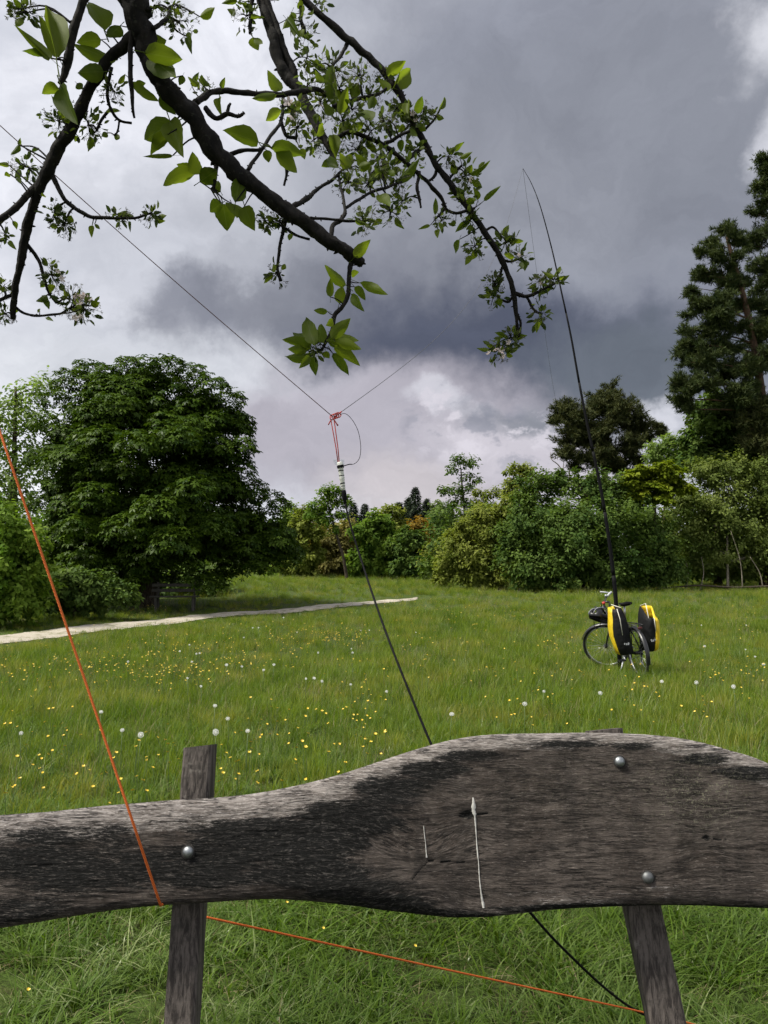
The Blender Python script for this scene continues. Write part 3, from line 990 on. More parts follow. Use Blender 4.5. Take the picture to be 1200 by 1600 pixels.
pine('edge_pine', 'tallest dark pine, half cut by the right picture edge', on_ground(1250, PR + 2), [at(1250, 600, PR + 2), at(1240, 450, PR + 2), at(1228, 320, PR + 2), at(1222, 240, PR + 2)], 0.32,
     pads_px([(1205, 262, 22), (1192, 275, 12), (1215, 290, 26), (1188, 300, 14), (1205, 322, 26), (1180, 335, 14), (1215, 350, 32), (1190, 372, 24), (1175, 385, 14), (1215, 400, 36), (1190, 420, 20), (1225, 450, 40), (1195, 460, 22), (1235, 230, 26), (1245, 300, 32), (1250, 380, 32), (1210, 500, 34), (1245, 480, 32), (1225, 560, 36)], PR + 2),
     M_PINE, 1000, 0.23, fill=0.55)
pine('low_pine', 'brown-needled pine bough mass low at the right edge', on_ground(1215, PR - 0.5), [at(1215, 760, PR - .5), at(1212, 690, PR - .5), at(1210, 640, PR - .5)], 0.2,
     pads_px([(1180, 655, 20), (1200, 645, 26), (1165, 668, 14), (1190, 675, 24), (1215, 665, 34), (1175, 690, 14), (1205, 695, 26), (1235, 690, 34)], PR - 0.5), M_PINE_BROWN, 900, 0.22)

# a fallen trunk along the thicket foot
a_, b_ = on_ground(1035, 34.0), on_ground(1260, 34.6)
mb = MB()
mid_ = (a_ + b_) / 2 - a_
mb.tube([Vector(p) for p in spline([(0, 0, 0.10), tuple(mid_ * .5 + Vector((0, 0.2, 0.22))), tuple(mid_ + Vector((0, -0.1, 0.16))), tuple(b_ - a_ + Vector((0, 0, 0.3)))], 6)], [0.022 + 0.002 * i for i in range(19)], 8, jitter=0.1)
o = mb.build('fallen_trunk', M_BARK)
o.location = a_
tag(o, 'thin fallen trunk lying along the foot of the right-hand thicket', 'log')

# deep wood closing the view behind everything
wl = []
for x_ in np.arange(-75, 80, 3.2):
    d_ = 82 + 6 * math.sin(x_ * 0.9)
    h_ = 4.6 + 1.0 * math.sin(x_ * 0.37 + 1) + 0.7 * math.sin(x_ * 1.1)
    if x_ < -16:
        h_ -= 0.8
    for zz in (0.25, 0.6, 0.9):
        wl.append((np.array([x_ + rng.uniform(-1, 1), d_ + rng.uniform(-1.5, 1.5), G(x_, d_) + h_ * zz]), np.array([2.3, 2.0, h_ * 0.30])))
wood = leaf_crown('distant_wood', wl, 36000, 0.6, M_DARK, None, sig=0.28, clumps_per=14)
tag(wood, 'dark distant wood filling the gaps behind the meadow trees', 'wood', kind='stuff')
sl = []
for x_, y_ in [(-22, 27), (-26, 30), (-19, 32), (-24, 36), (-17, 38), (-14, 41), (-30, 24), (-20, 42), (-12, 44)]:
    for zz in (0.8, 2.2, 3.4):
        sl.append((np.array([x_ + rng.uniform(-1, 1), y_, G(x_, y_) + zz]), np.array([2.2, 1.8, 1.1])))
for px_ in range(110, 350, 24):
    for yy_, d_ in ((905, 29.5), (925, 28.8), (880, 30)):
        q_ = at(px_, yy_, d_ + rng.uniform(-.4, .4))
        sl.append((np.array(q_), np.array([0.9, 0.6, 0.8])))
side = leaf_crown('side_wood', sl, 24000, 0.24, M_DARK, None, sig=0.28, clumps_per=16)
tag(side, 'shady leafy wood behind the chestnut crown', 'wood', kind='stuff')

bl = []
for px_ in np.arange(690, 1330, 26):
    for yy_, dd_ in ((890, 43), (850, 44), (815, 45)):
        q_ = at(px_ + rng.uniform(-8, 8), yy_, dd_ + rng.uniform(-1, 1))
        bl.append((np.array(q_), np.array([1.3, 1.0, 1.1])))
for px_ in np.arange(1030, 1340, 18):
    q_ = at(px_, 893, 38.5 + rng.uniform(-.5, .8))
    bl.append((np.array(q_), np.array([0.8, 0.6, 0.75])))
    q_ = at(px_ + 6, 868, 39 + rng.uniform(-.5, .5))
    bl.append((np.array(q_), np.array([0.9, 0.6, 0.8])))
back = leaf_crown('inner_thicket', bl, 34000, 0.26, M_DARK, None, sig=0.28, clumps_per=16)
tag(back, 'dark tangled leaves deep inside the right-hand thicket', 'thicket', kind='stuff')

# --- small old bench in the shade of the chestnut
M_OLDWOOD = plain('old_bench_wood', (0.06, 0.055, 0.048), 0.9, vary=0.4, scale=12)
b0 = on_ground(275, 23.4)
root = empty('shaded_bench', b0, (0, 0, math.radians(6)))
tag(root, 'small weathered wooden bench in the dark shade under the chestnut', 'bench')
for z_, y_ in ((0.62, 0.18), (0.78, 0.20)):
    MB().box((0, y_, z_), (1.45, 0.035, 0.10), bev=0.008).build('back_slat', M_OLDWOOD, root, smooth=False)
for y_ in (-0.12, 0.04):
    MB().box((0, y_, 0.44), (1.45, 0.14, 0.04), bev=0.008).build('seat_slat', M_OLDWOOD, root, smooth=False)
for x_ in (-0.55, 0.55):
    MB().box((x_, 0.235, 0.42), (0.07, 0.05, 0.92), bev=0.008).build('back_post', M_OLDWOOD, root, smooth=False)
    MB().box((x_, -0.12, 0.20), (0.07, 0.07, 0.44), bev=0.008).build('leg', M_OLDWOOD, root, smooth=False)


# ------------------------------------------------------------------ the rustic bench in front
SL = 0.21                                         # backward lean of posts and plank
PO = Vector((0, 1.345, 0.845))
PW = Vector((0, SL, 1)).normalized()
PN = Vector((0, -1, SL)).normalized()


def plank_xy(px, py):
    r = ray(px, py)
    t = (PO - C3).dot(PN) / r.dot(PN)
    q = C3 + r * t - PO
    return q.x, q.dot(PW)


TOP = [(-260, 1292), (-120, 1286), (0, 1277), (60, 1273), (130, 1265), (200, 1259), (260, 1254), (330, 1250), (400, 1242), (470, 1228), (530, 1212), (590, 1192), (650, 1172), (710, 1156), (770, 1148), (850, 1146), (930, 1145), (1000, 1147), (1060, 1152), (1110, 1161), (1160, 1175), (1200, 1187), (1290, 1225), (1420, 1262)]
BOT = [(-260, 1490), (-120, 1475), (0, 1457), (60, 1447), (130, 1435), (200, 1424), (270, 1417), (340, 1413), (420, 1410), (470, 1413), (530, 1420), (600, 1430), (660, 1436), (720, 1437), (780, 1433), (850, 1425), (920, 1421), (1000, 1419), (1060, 1419), (1130, 1422), (1200, 1425), (1290, 1432), (1420, 1446)]
ts = np.array(spline(TOP, 8))
bs = np.array(spline(BOT, 8))
NCOL, NF = 860, 112
pxs = np.linspace(-255, 1415, NCOL)
tpy = np.interp(pxs, ts[:, 0], ts[:, 1])
bpy_ = np.interp(pxs, bs[:, 0], bs[:, 1])
rw_px = np.interp(pxs, [-255, 0, 250, 400, 480, 560, 650, 760, 1000, 1100, 1400], [0.060, 0.056, 0.056, 0.060, 0.054, 0.042, 0.034, 0.030, 0.030, 0.040, 0.05])
rb_px = np.interp(pxs, [-255, 0, 300, 430, 560, 640, 700, 760, 900, 1100, 1400], [0.02, 0.022, 0.015, 0.03, 0.045, 0.04, 0.018, 0.012, 0.02, 0.025, 0.02])
THK = 0.062
STAIN = [  # px, py, rx, ry, amount
    (430, 1318, 150, 40, 0.96), (330, 1345, 120, 45, 0.77), (540, 1300, 90, 45, 0.87), (470, 1370, 140, 32, 0.72), (90, 1345, 130, 52, 0.72), (180, 1320, 60, 30, 0.57), (240, 1350, 60, 40, 0.77),
    (30, 1420, 110, 22, 0.57), (590, 1412, 90, 16, 0.96), (530, 1395, 70, 22, 0.87), (660, 1430, 90, 8, 0.96), (610, 1235, 60, 22, 0.82), (670, 1205, 50, 14, 0.87), (740, 1182, 60, 9, 0.77), (900, 1164, 80, 7, 0.77), (985, 1168, 40, 8, 0.82),
    (1100, 1190, 50, 10, 0.77), (1170, 1208, 60, 12, 0.87), (960, 1420, 260, 6, 0.87), (850, 1250, 60, 14, 0.34), (1060, 1230, 40, 30, 0.39), (730, 1240, 14, 40, 0.29), (1040, 1300, 160, 40, 0.14), (790, 1330, 90, 50, 0.12), (340, 1300, 70, 18, 0.57)]
CRACKS = [([(643, 1376), (655, 1362), (667, 1349), (700, 1350), (722, 1351)], 0.75), ([(715, 1279), (742, 1276), (765, 1276)], 0.95), ([(1080, 1312), (1095, 1315), (1118, 1315)], 0.8), ([(560, 1402), (600, 1416), (640, 1428), (690, 1432)], 0.9)]
KNOTS = [(727, 1277, 15, 10), (1088, 1312, 7, 6)]


def seg_d(px, py, pts):
    best = 1e9
    for (x0, y0), (x1, y1) in zip(pts[:-1], pts[1:]):
        dx, dy = x1 - x0, y1 - y0
        t = max(0, min(1, ((px - x0) * dx + (py - y0) * dy) / (dx * dx + dy * dy)))
        best = min(best, math.hypot(px - x0 - t * dx, py - y0 - t * dy))
    return best


V, stain, bleach, gxa, gwa, lich = [], [], [], [], [], []
NBK = 14
loop_n = NF + NBK
for ci in range(NCOL):
    px = pxs[ci]
    x_, wt = plank_xy(px, tpy[ci])
    _, wb = plank_xy(px, bpy_[ci])
    rw, rb = rw_px[ci], rb_px[ci]
    dep = min(THK - 0.012, rw * 0.9)
    depb = min(THK - 0.02, rb * 0.9)
    for ri in range(NF):
        s = ri / (NF - 1)
        # denser rows near the edges
        s = 0.5 - 0.5 * math.cos(math.pi * s) if False else s
        w = wb + (wt - wb) * s
        py = bpy_[ci] + (tpy[ci] - bpy_[ci]) * s
        n_ = 0.0
        u = (w - (wt - rw)) / rw
        if u > 0:
            n_ -= dep * (1 - math.sqrt(max(0, 1 - u * u)))
        ub = ((wb + rb) - w) / rb
        if ub > 0:
            n_ -= depb * (1 - math.sqrt(max(0, 1 - ub * ub)))
        q = Vector((x_ * 7, w * 34, 0.3))
        nz1 = noise.fractal(q, 0.9, 2.1, 4)
        nz2 = noise.noise(Vector((x_ * 3, w * 9, 4)))
        nz3 = noise.noise(Vector((x_ * 30, w * 260, 9)))
        n_ += 0.0022 * nz1 + 0.0030 * nz2 + 0.0012 * nz3
        st = 0.0
        for (a, b, rx, ry, am) in STAIN:
            dx, dy = (px - a) / rx, (py - b) / ry
            dd = dx * dx + dy * dy
            if dd < 4:
                st = max(st, am * max(0, min(1, (1.45 - math.sqrt(dd) + 0.55 * nz1 + 0.25 * nz3) * 1.1)))
        for pts, wd in CRACKS:
            if abs(px - pts[0][0]) < 160:
                dd = seg_d(px, py, pts)
                if dd < wd:
                    st = 1.0
                    n_ -= 0.002
        for (a, b, rx, ry) in KNOTS:
            dd = math.hypot((px - a) / rx, (py - b) / ry)
            if dd < 1:
                st = max(st, 1.2 - dd)
                n_ -= 0.004 * (1 - dd)
        bl = max(0, min(1, (u + 0.12 + 0.5 * nz1 + 0.2 * nz3) * 2.2)) * (1 - 0.75 * st) if u > -0.6 else 0
        if py > bpy_[ci] - 34 and 640 < px:
            bl = max(bl, 0.5 * max(0, min(1, 0.4 + nz1 * 1.5)))
        # grain bends round the knots
        gw = w
        for (a, b, rr, am) in ((655, 1365, 60, 0.030), (735, 1277, 45, 0.016), (1090, 1312, 40, 0.012), (520, 1330, 90, -0.02)):
            dx, dy = (px - a) / rr, (py - b) / rr
            gw += am * math.exp(-(dx * dx + dy * dy)) * (1 if py < b else -1) * min(1, abs(dy) * 2)
        lc = math.exp(-((px - 1085) / 75) ** 2 - ((py - 1245) / 55) ** 2) + 0.25 * math.exp(-((px - 900) / 160) ** 2 - ((py - 1230) / 60) ** 2)
        p = PO + Vector((x_, 0, 0)) + PW * w + PN * n_
        V.append(tuple(p)); stain.append(st); bleach.append(bl); gxa.append(x_); gwa.append(gw); lich.append(lc)
    for bi in range(NBK):
        s = bi / (NBK - 1)
        w = wt + (wb - wt) * s
        # rounded back edges
        e = min(s, 1 - s) * 2
        n_ = -THK + 0.010 * max(0, 1 - e * 8)
        w += (-0.003 if s == 0 else (0.003 if s == 1 else 0))
        p = PO + Vector((x_, 0, 0)) + PW * w + PN * n_
        V.append(tuple(p)); stain.append(0.2); bleach.append(0.2 if s > 0.05 else 0.9); gxa.append(x_); gwa.append(w + 0.3); lich.append(0)
Fp = []
for ci in range(NCOL - 1):
    for ri in range(loop_n):
        r2 = (ri + 1) % loop_n
        Fp.append((ci * loop_n + ri, (ci + 1) * loop_n + ri, (ci + 1) * loop_n + r2, ci * loop_n + r2))
me = np_mesh('backrest_plank', np.array(V), np.array(Fp), {'stain': stain, 'bleach': bleach, 'gx': gxa, 'gw': gwa, 'lich': lich}, smooth=True)

m, k = new_mat('weathered_oak')


def att(k, nm):
    return k.new('ShaderNodeAttribute', attribute_name=nm).outputs['Fac']


cb = k.new('ShaderNodeCombineXYZ')
k.put(cb.inputs[0], att(k, 'gx'))
k.put(cb.inputs[1], att(k, 'gw'))
gv = cb.outputs[0]
streak = k.noise(k.vmath('MULTIPLY', gv, (15, 125, 1)), 1.0, 9, 0.74, 1.4)
streak2 = k.noise(k.vmath('MULTIPLY', gv, (85, 430, 1)), 1.0, 6, 0.74, 0.9)
cross = k.noise(k.vmath('MULTIPLY', gv, (70, 110, 1)), 1.0, 6, 0.7)
patch = k.noise(gv, 9.0, 8, 0.72, 0.6)
mottle = k.noise(k.vmath('MULTIPLY', gv, (38, 60, 1)), 1.0, 8, 0.75, 1.0)
rain = k.noise(k.vmath('MULTIPLY', gv, (26, 3, 1)), 1.0, 5, 0.6, 0.3)
# fine open splits along the grain
sp1 = k.noise(k.vmath('MULTIPLY', gv, (14, 330, 1)), 1.0, 3, 0.6, 0.6)
split = k.ramp(k.math('ABSOLUTE', k.math('SUBTRACT', sp1, 0.5)), 0.0, 0.034, 1.0, 0.0)
split = k.math('MULTIPLY', split, k.ramp(k.noise(k.vmath('MULTIPLY', gv, (16, 40, 1)), 1.0, 3, 0.6), 0.42, 0.58))
jag = k.math('ADD', k.math('MULTIPLY', k.math('SUBTRACT', streak, 0.5), 1.5), k.math('MULTIPLY', k.math('SUBTRACT', streak2, 0.5), 1.2))
tone = k.mix(k.ramp(patch, 0.36, 0.64), (0.064, 0.050, 0.043), (0.128, 0.106, 0.094))
tone = k.mix(k.ramp(rain, 0.50, 0.68, 0, 0.6), tone, (0.046, 0.039, 0.036))
tone = k.mix(k.ramp(mottle, 0.52, 0.66, 0, 0.7), tone, (0.038, 0.032, 0.029))
tone = k.mix(k.ramp(mottle, 0.44, 0.34, 0, 0.5), tone, (0.165, 0.140, 0.124))
tone = k.mix(k.ramp(streak, 0.46, 0.62, 0, 0.85), tone, (0.034, 0.028, 0.026))
tone = k.mix(k.ramp(streak2, 0.52, 0.70, 0, 0.9), tone, (0.235, 0.205, 0.185))
tone = k.mix(k.ramp(cross, 0.58, 0.72, 0, 0.55), tone, (0.18, 0.155, 0.135))
grey = k.mix(k.ramp(streak, 0.35, 0.62), (0.36, 0.325, 0.305), (0.105, 0.088, 0.079))
grey = k.mix(k.ramp(streak2, 0.48, 0.68), grey, (0.46, 0.42, 0.40))
bfac = k.ramp(k.math('ADD', att(k, 'bleach'), jag), 0.25, 0.72)
bfac = k.math('MULTIPLY', bfac, k.ramp(att(k, 'bleach'), 0.02, 0.25))
tone = k.mix(bfac, tone, grey)
blk = k.mix(k.ramp(streak2, 0.50, 0.64), (0.007, 0.007, 0.007), (0.095, 0.086, 0.080))
sfac = k.ramp(k.math('SUBTRACT', att(k, 'stain'), k.math('MULTIPLY', jag, 0.9)), 0.28, 0.66)
sfac = k.math('MULTIPLY', sfac, k.ramp(att(k, 'stain'), 0.02, 0.2))
tone = k.mix(sfac, tone, blk)
tone = k.mix(split, tone, (0.008, 0.007, 0.007))
lw = k.math('MULTIPLY', att(k, 'lich'), k.ramp(k.noise(k.vmath('MULTIPLY', gv, (210, 260, 1)), 1.0, 4, 0.7, 1.0), 0.54, 0.62), clamp=True)
tone = k.mix(k.math('MULTIPLY', lw, 0.75), tone, (0.25, 0.24, 0.17))
spots = k.ramp(k.noise(k.vmath('MULTIPLY', gv, (60, 190, 1)), 1.0, 4, 0.6), 0.66, 0.74, 0, 0.6)
tone = k.mix(spots, tone, (0.32, 0.285, 0.25))
hgt = k.math('ADD', k.math('MULTIPLY', streak, 0.8), k.math('ADD', k.math('MULTIPLY', streak2, 0.6), k.math('MULTIPLY', cross, 0.3)))
hgt = k.math('SUBTRACT', hgt, k.math('MULTIPLY', split, 0.6))
finish(m, k, principled(k, tone, 0.85, bump=hgt, bump_d=0.010, bump_s=1.0, spec=0.2))
M_OAK = m

m, k = new_mat('post_oak')
oc = k.new('ShaderNodeTexCoord').outputs['Object']
streak = k.noise(k.vmath('MULTIPLY', oc, (140, 140, 7)), 1.0, 7, 0.68, 0.4)
cross = k.noise(k.vmath('MULTIPLY', oc, (30, 30, 90)), 1.0, 6, 0.7)
c = k.mix(k.ramp(streak, 0.38, 0.62), (0.115, 0.098, 0.088), (0.032, 0.027, 0.025))
c = k.mix(k.ramp(cross, 0.5, 0.68, 0, 0.6), c, (0.05, 0.045, 0.04))
c = k.mix(k.ramp(k.noise(oc, 22, 4, 0.6), 0.64, 0.72, 0, 0.7), c, (0.20, 0.18, 0.16))
finish(m, k, principled(k, c, 0.85, bump=k.math('ADD', streak, k.math('MULTIPLY', cross, 0.4)), bump_d=0.004, bump_s=0.8, spec=0.2))
M_POST = m

bench = empty('rustic_bench', (0, 1.25, 0))
tag(bench, 'rustic weathered bench with wavy grey backrest plank across the foreground', 'bench')
BI = Matrix.Translation((0, -1.25, 0))
plank = link_mesh('backrest_plank', me, M_OAK, bench)
me.transform(BI)


def post(name, x_top, x_bot, ztop, wdt, dpt):
    """square post leaning back behind the plank, on the ground"""
    yf = lambda z: 1.345 + SL * (z - 0.845) + THK / math.cos(math.atan(SL)) + 0.004
    yc = lambda z: yf(z) + dpt / 2
    n_ = 26
    b = MB()
    ring = []
    zs = [-0.25 + (ztop + 0.25) * i / (n_ - 1) for i in range(n_)]
    vs, fs = [], []
    be = 0.004
    prof = [(-wdt / 2 + be, -dpt / 2), (0, -dpt / 2 - 0.0005), (wdt / 2 - be, -dpt / 2), (wdt / 2, -dpt / 2 + be), (wdt / 2 + 0.0005, 0), (wdt / 2, dpt / 2 - be), (wdt / 2 - be, dpt / 2), (-wdt / 2 + be, dpt / 2), (-wdt / 2, dpt / 2 - be), (-wdt / 2, -dpt / 2 + be)]
    kk = len(prof)
    for i, z in enumerate(zs):
        t = z / ztop
        xc = x_bot + (x_top - x_bot) * t
        for (u, w) in prof:
            e = 0.0012 * noise.noise(Vector((u * 40, w * 40, z * 12)))
            zz = z + ((0.006 * u / wdt - SL * (w + dpt / 2)) if i == n_ - 1 else 0)
            vs.append((xc + u + e, yc(z) - 1.25 + w + e, zz))
    for i in range(n_ - 1):
        for j in range(kk):
            j2 = (j + 1) % kk
            fs.append((i * kk + j, i * kk + j2, (i + 1) * kk + j2, (i + 1) * kk + j))
    fs.append(tuple(range(kk - 1, -1, -1)))
    fs.append(tuple((n_ - 1) * kk + j for j in range(kk)))
    b.add(vs, fs)
    return b.build(name, M_POST, bench, smooth=False)


def post_top(px, py, dpt):
    """height and x of a post front top edge seen at px, py"""
    yy = 1.345 + THK + 0.03
    for _ in range(6):
        q = at(px, py, yy)
        yy = 1.345 + SL * (q.z - 0.845) + THK / math.cos(math.atan(SL)) + 0.004
    return q.x, q.z


xt, zt = post_top(308, 1166, 0.07)
xb, zb = post_top(279, 1600, 0.07)
sl_ = (xt - xb) / (zt - zb)
post('back_post', xt, xt - sl_ * zt, zt, 0.052, 0.055)
xt, zt = post_top(948, 1140, 0.07)
xb, zb = post_top(1046, 1600, 0.07)
sl_ = (xt - xb) / (zt - zb)
post('back_post', xt, xt - sl_ * zt, zt, 0.060, 0.045)

M_BOLT_RING = plain('dark_ring', (0.020, 0.017, 0.016), 0.9, vary=0.4, scale=300)
M_STEEL = plain('zinc_steel', (0.27, 0.285, 0.30), 0.52, 1.0, 0.5, 260)
M_STEEL_OLD = plain('dull_zinc', (0.15, 0.155, 0.16), 0.6, 0.9, 0.45, 260)
for (a, b, r, mt) in ((294, 1331, 9.0, M_STEEL), (968, 1190, 8.6, M_STEEL), (1012, 1371, 9.2, M_STEEL_OLD)):
    x_, w = plank_xy(a, b)
    R_ = r * 0.9 * 1.345 / 1200
    q = PO + Vector((x_, -1.25, 0)) + PW * w + PN * 0.001
    Mx = Matrix.Translation(q) @ PN.to_track_quat('Z', 'Y').to_matrix().to_4x4()
    MB().lathe([(R_ * 1.02, -0.003), (R_ * 1.02, 0.0006), (R_ * 0.96, 0.0022), (R_ * 0.78, 0.0042), (R_ * 0.45, 0.0058), (R_ * 0.12, 0.0064)], 24, Mx).build('bolt', mt, bench)
    MB().lathe([(R_ * 1.28, -0.004), (R_ * 1.26, 0.0008), (R_ * 1.0, 0.0003)], 24, Mx).build('bolt_ring', M_BOLT_RING, bench)  # near-black ring set round the bolt head

M_DROP = plain('bird_lime', (0.38, 0.37, 0.35), 0.9, vary=0.45, scale=300)


def dropping(pts):
    b = MB()
    vs, fs = [], []
    sp = spline(pts, 5)
    for (a, bb, wpx, lift) in sp:
        x_, w = plank_xy(a, bb)
        h = wpx / 2 * 1.345 / 1200 * random.uniform(0.6, 1.0)
        q = PO + Vector((x_, -1.25, 0)) + PW * w
        nz1 = noise.fractal(Vector((x_ * 7, w * 34, 0.3)), 0.9, 2.1, 4)
        nz2 = noise.noise(Vector((x_ * 3, w * 9, 4)))
        q = q + PN * (0.0022 * nz1 + 0.0030 * nz2 + 0.0009)
        vs += [tuple(q + Vector((-h, 0, 0)) - PN * 0.001), tuple(q + Vector((-h * 0.5, 0, 0)) + PN * 0.0004), tuple(q + Vector((h * 0.5, 0, 0)) + PN * 0.0004), tuple(q + Vector((h, 0, 0)) - PN * 0.001)]
    for i in range(len(sp) - 1):
        for j in range(3):
            fs.append((i * 4 + j, i * 4 + j + 1, i * 4 + 5 + j, i * 4 + 4 + j))
    b.add(vs, fs)
    o = b.build('bird_dropping', M_DROP, plank)
    return o


o = dropping([(739, 1246, 3, 0), (740, 1256, 7, 0), (740, 1266, 7.5, 0), (742, 1274, 5, 0), (743, 1285, 3.4, 0), (744, 1300, 2.6, 0), (746, 1330, 2.2, 0), (748, 1352, 2.4, 0), (750, 1380, 2.6, 0), (753, 1402, 3.4, 0), (755, 1412, 5.5, 0), (756, 1419, 4, 0)])
o['label'] = 'long white bird dropping streak running down the plank'
o = dropping([(662, 1290, 1.0, 0), (663, 1302, 1.6, 0), (665, 1318, 1.6, 0), (666, 1332, 2.0, 0), (667, 1340, 3.4, 0)])
o['label'] = 'short thin pale bird dropping streak'

# the bench seat below the picture
for y_ in (0.80, 0.98):
    MB().box((0.0, y_ - 1.25, 0.43), (1.75, 0.165, 0.045), bev=0.01).build('seat_plank', M_POST, bench, smooth=False)
for x_ in (-0.42, 0.52):
    MB().box((x_, 0.99 - 1.25, 0.375), (0.07, 0.62, 0.06), bev=0.006).build('seat_bearer', M_POST, bench, smooth=False)
    MB().box((x_, 0.76 - 1.25, 0.16), (0.07, 0.07, 0.40), bev=0.006).build('front_leg', M_POST, bench, smooth=False)

# ------------------------------------------------------------------ ropes, cable, aerial
m, k = new_mat('orange_cord')
pos = k.new('ShaderNodeNewGeometry').outputs['Position']
wv = k.new('ShaderNodeTexWave', wave_type='BANDS', bands_direction='DIAGONAL')
k.put(wv.inputs['Vector'], pos)
wv.inputs['Scale'].default_value = 160
wv.inputs['Distortion'].default_value = 1.0
c = k.mix(wv.outputs['Fac'], (0.40, 0.068, 0.012), (0.60, 0.145, 0.025))
finish(m, k, principled(k, c, 0.7, bump=wv.outputs['Fac'], bump_d=0.001, spec=0.3))
M_CORD = m
M_CORD_RED = plain('red_cord', (0.42, 0.035, 0.025), 0.7, vary=0.35, scale=300)
M_RUBBER = plain('black_rubber', (0.004, 0.004, 0.005), 0.7, vary=0.3, scale=60, spec=0.12)
M_WIRE = plain('thin_wire', (0.06, 0.06, 0.065), 0.4, vary=0.2)
M_WIRE_GREY = plain('pale_wire', (0.40, 0.40, 0.42), 0.4, vary=0.2)

TIE = at(-205, 45, 1.75)                          # limb of the apple tree that carries the cord
FEED = at(521, 652, 2.4)
b = MB()
# limb to bench: down in front of the plank, under it and round the post, then off to a peg
x0, w0 = plank_xy(252, 1414)
edge = PO + Vector((x0, 0, 0)) + PW * w0 + PN * 0.004
top_in = at(0, 675, 1.33)
seg = [TIE + Vector((0.0, -0.02, 0.03)), at(-100, 380, 1.55), top_in, at(130, 1055, 1.315), at(210, 1292, 1.285), edge]
under = PO + Vector((x0 + 0.004, 0, 0)) + PW * (w0 - 0.003) + PN * (-THK - 0.004)
pts = [tuple(p) for p in seg] + [tuple(under), tuple(at(300, 1428, 1.50)), tuple(at(327, 1434, 1.49)), tuple(at(660, 1507, 1.70)), tuple(at(985, 1577, 1.92)), tuple(at(1075, 1598, 1.98)), tuple(at(1160, 1622, 2.03))]
peg_top = Vector(pts[-1])
sp = []
for i in range(len(pts) - 1):
    for t in np.linspace(0, 1, 7)[:-1]:
        sp.append(Vector(pts[i]).lerp(Vector(pts[i + 1]), t))
sp.append(Vector(pts[-1]))
b.tube(sp, 0.0021, 8)
# over the limb and out to the feed point
over = [TIE + Vector((0.0, -0.02, 0.03)), TIE + Vector((0.01, 0.01, 0.045)), TIE + Vector((0.03, 0.03, 0.03))]
b.tube([Vector(p) for p in spline([tuple(p) for p in over], 4)], 0.0024, 8)
line = []
A_, B_ = over[-1], FEED
for t in np.linspace(0, 1, 30):
    q = A_.lerp(B_, t)
    q.z -= 0.012 * math.sin(math.pi * t)
    line.append(q)
b.tube(line, 0.0013, 6, m=1)
o = b.build('guy_cord', [M_CORD, plain('silhouette_cord', (0.10, 0.035, 0.025), 0.8, vary=0.3)])  # second material paints in the dark silhouette of the same cord against sky
tag(o, 'thin orange guy cord running from the apple branch past the bench plank', 'rope')
# peg
o = MB().tube([(0, 0, -0.15), (0, 0, 0.0), (0.004, 0, peg_top.z - G(peg_top.x, peg_top.y) + 0.02)], [0.004, 0.005, 0.006], 8).build('ground_peg', M_STEEL)
o.location = (peg_top.x, peg_top.y, G(peg_top.x, peg_top.y))
tag(o, 'thin steel peg in the grass holding the end of the orange cord', 'peg')

# feed point: knot, two red strands, taped white box, black cable
FD = 2.4
feed = empty('aerial_feed_point', FEED)
tag(feed, 'white taped aerial transformer hanging from a red cord knot', 'aerial transformer')


def fx(px, py, dd=0.0):
    return at(px, py, FD + dd) - FEED


b = MB()
r_ = random.Random(3)
for i in range(4):      # turns of the knot
    cx, cy = 519 + i * 3.2, 652 - i * 1.2
    lp = [fx(cx + 4.5 * math.cos(a) * (0.7 + 0.3 * r_.random()), cy + 4 * math.sin(a), 0.006 * math.sin(2 * a + i)) for a in np.linspace(0, 2 * math.pi, 12)[:-1]]
    b.tube(lp, 0.0017, 6, closed=True)
b.tube([fx(521, 655), fx(526, 649), fx(530, 646), fx(534, 643)], 0.0022, 6)
b.tube([fx(522, 656), fx(526, 662), fx(528, 665)], [0.0018, 0.0018, 0.003], 6)
b.tube([fx(518, 655), fx(515, 660), fx(513, 664)], 0.0018, 6)
b.build('knot', M_CORD_RED, feed)
MB().tube([fx(517, 656), fx(521, 678, .004), fx(525, 700, .002), fx(528, 722)], 0.0016, 6).build('cord_strand', M_CORD_RED, feed)
MB().tube([fx(522, 656), fx(525, 678, -.004), fx(528, 700, -.002), fx(530, 722)], 0.0016, 6).build('cord_strand', M_CORD_RED, feed)
M_WHITEP = plain('white_tape', (0.62, 0.62, 0.58), 0.45, vary=0.35, scale=140)
M_CLEAR, k = new_mat('clear_plastic')
gl = k.new('ShaderNodeBsdfGlass')
gl.inputs['Roughness'].default_value = 0.25
gl.inputs['Color'].default_value = (0.9, 0.92, 0.92, 1)
finish(M_CLEAR, k, gl.outputs[0])
axis = (fx(537, 768) - fx(531, 722)).normalized()
Mx = Matrix.Translation(fx(531, 722)) @ axis.to_track_quat('Z', 'Y').to_matrix().to_4x4()
u_ = FD / 1200
MB().lathe([(4.0 * u_, 0), (4.6 * u_, 2 * u_), (4.6 * u_, 6 * u_), (5.4 * u_, 8 * u_), (4.3 * u_, 10 * u_), (4.2 * u_, 24 * u_), (4.5 * u_, 26 * u_), (3.6 * u_, 29 * u_), (3.4 * u_, 40 * u_), (3.1 * u_, 46 * u_)], 14, Mx).build('transformer_body', M_WHITEP, feed)
b = MB()
for z0, z1, rr in ((5, 9.5, 5.6), (13, 14.6, 4.5), (21, 22.4, 4.5), (33, 35, 3.8), (38, 39, 3.7)):
    b.lathe([(rr * u_ * 0.95, z0 * u_), (rr * u_, (z0 + 0.6) * u_), (rr * u_, (z1 - 0.6) * u_), (rr * u_ * 0.95, z1 * u_)], 14, Mx)
b.build('tape_band', M_RUBBER, feed)
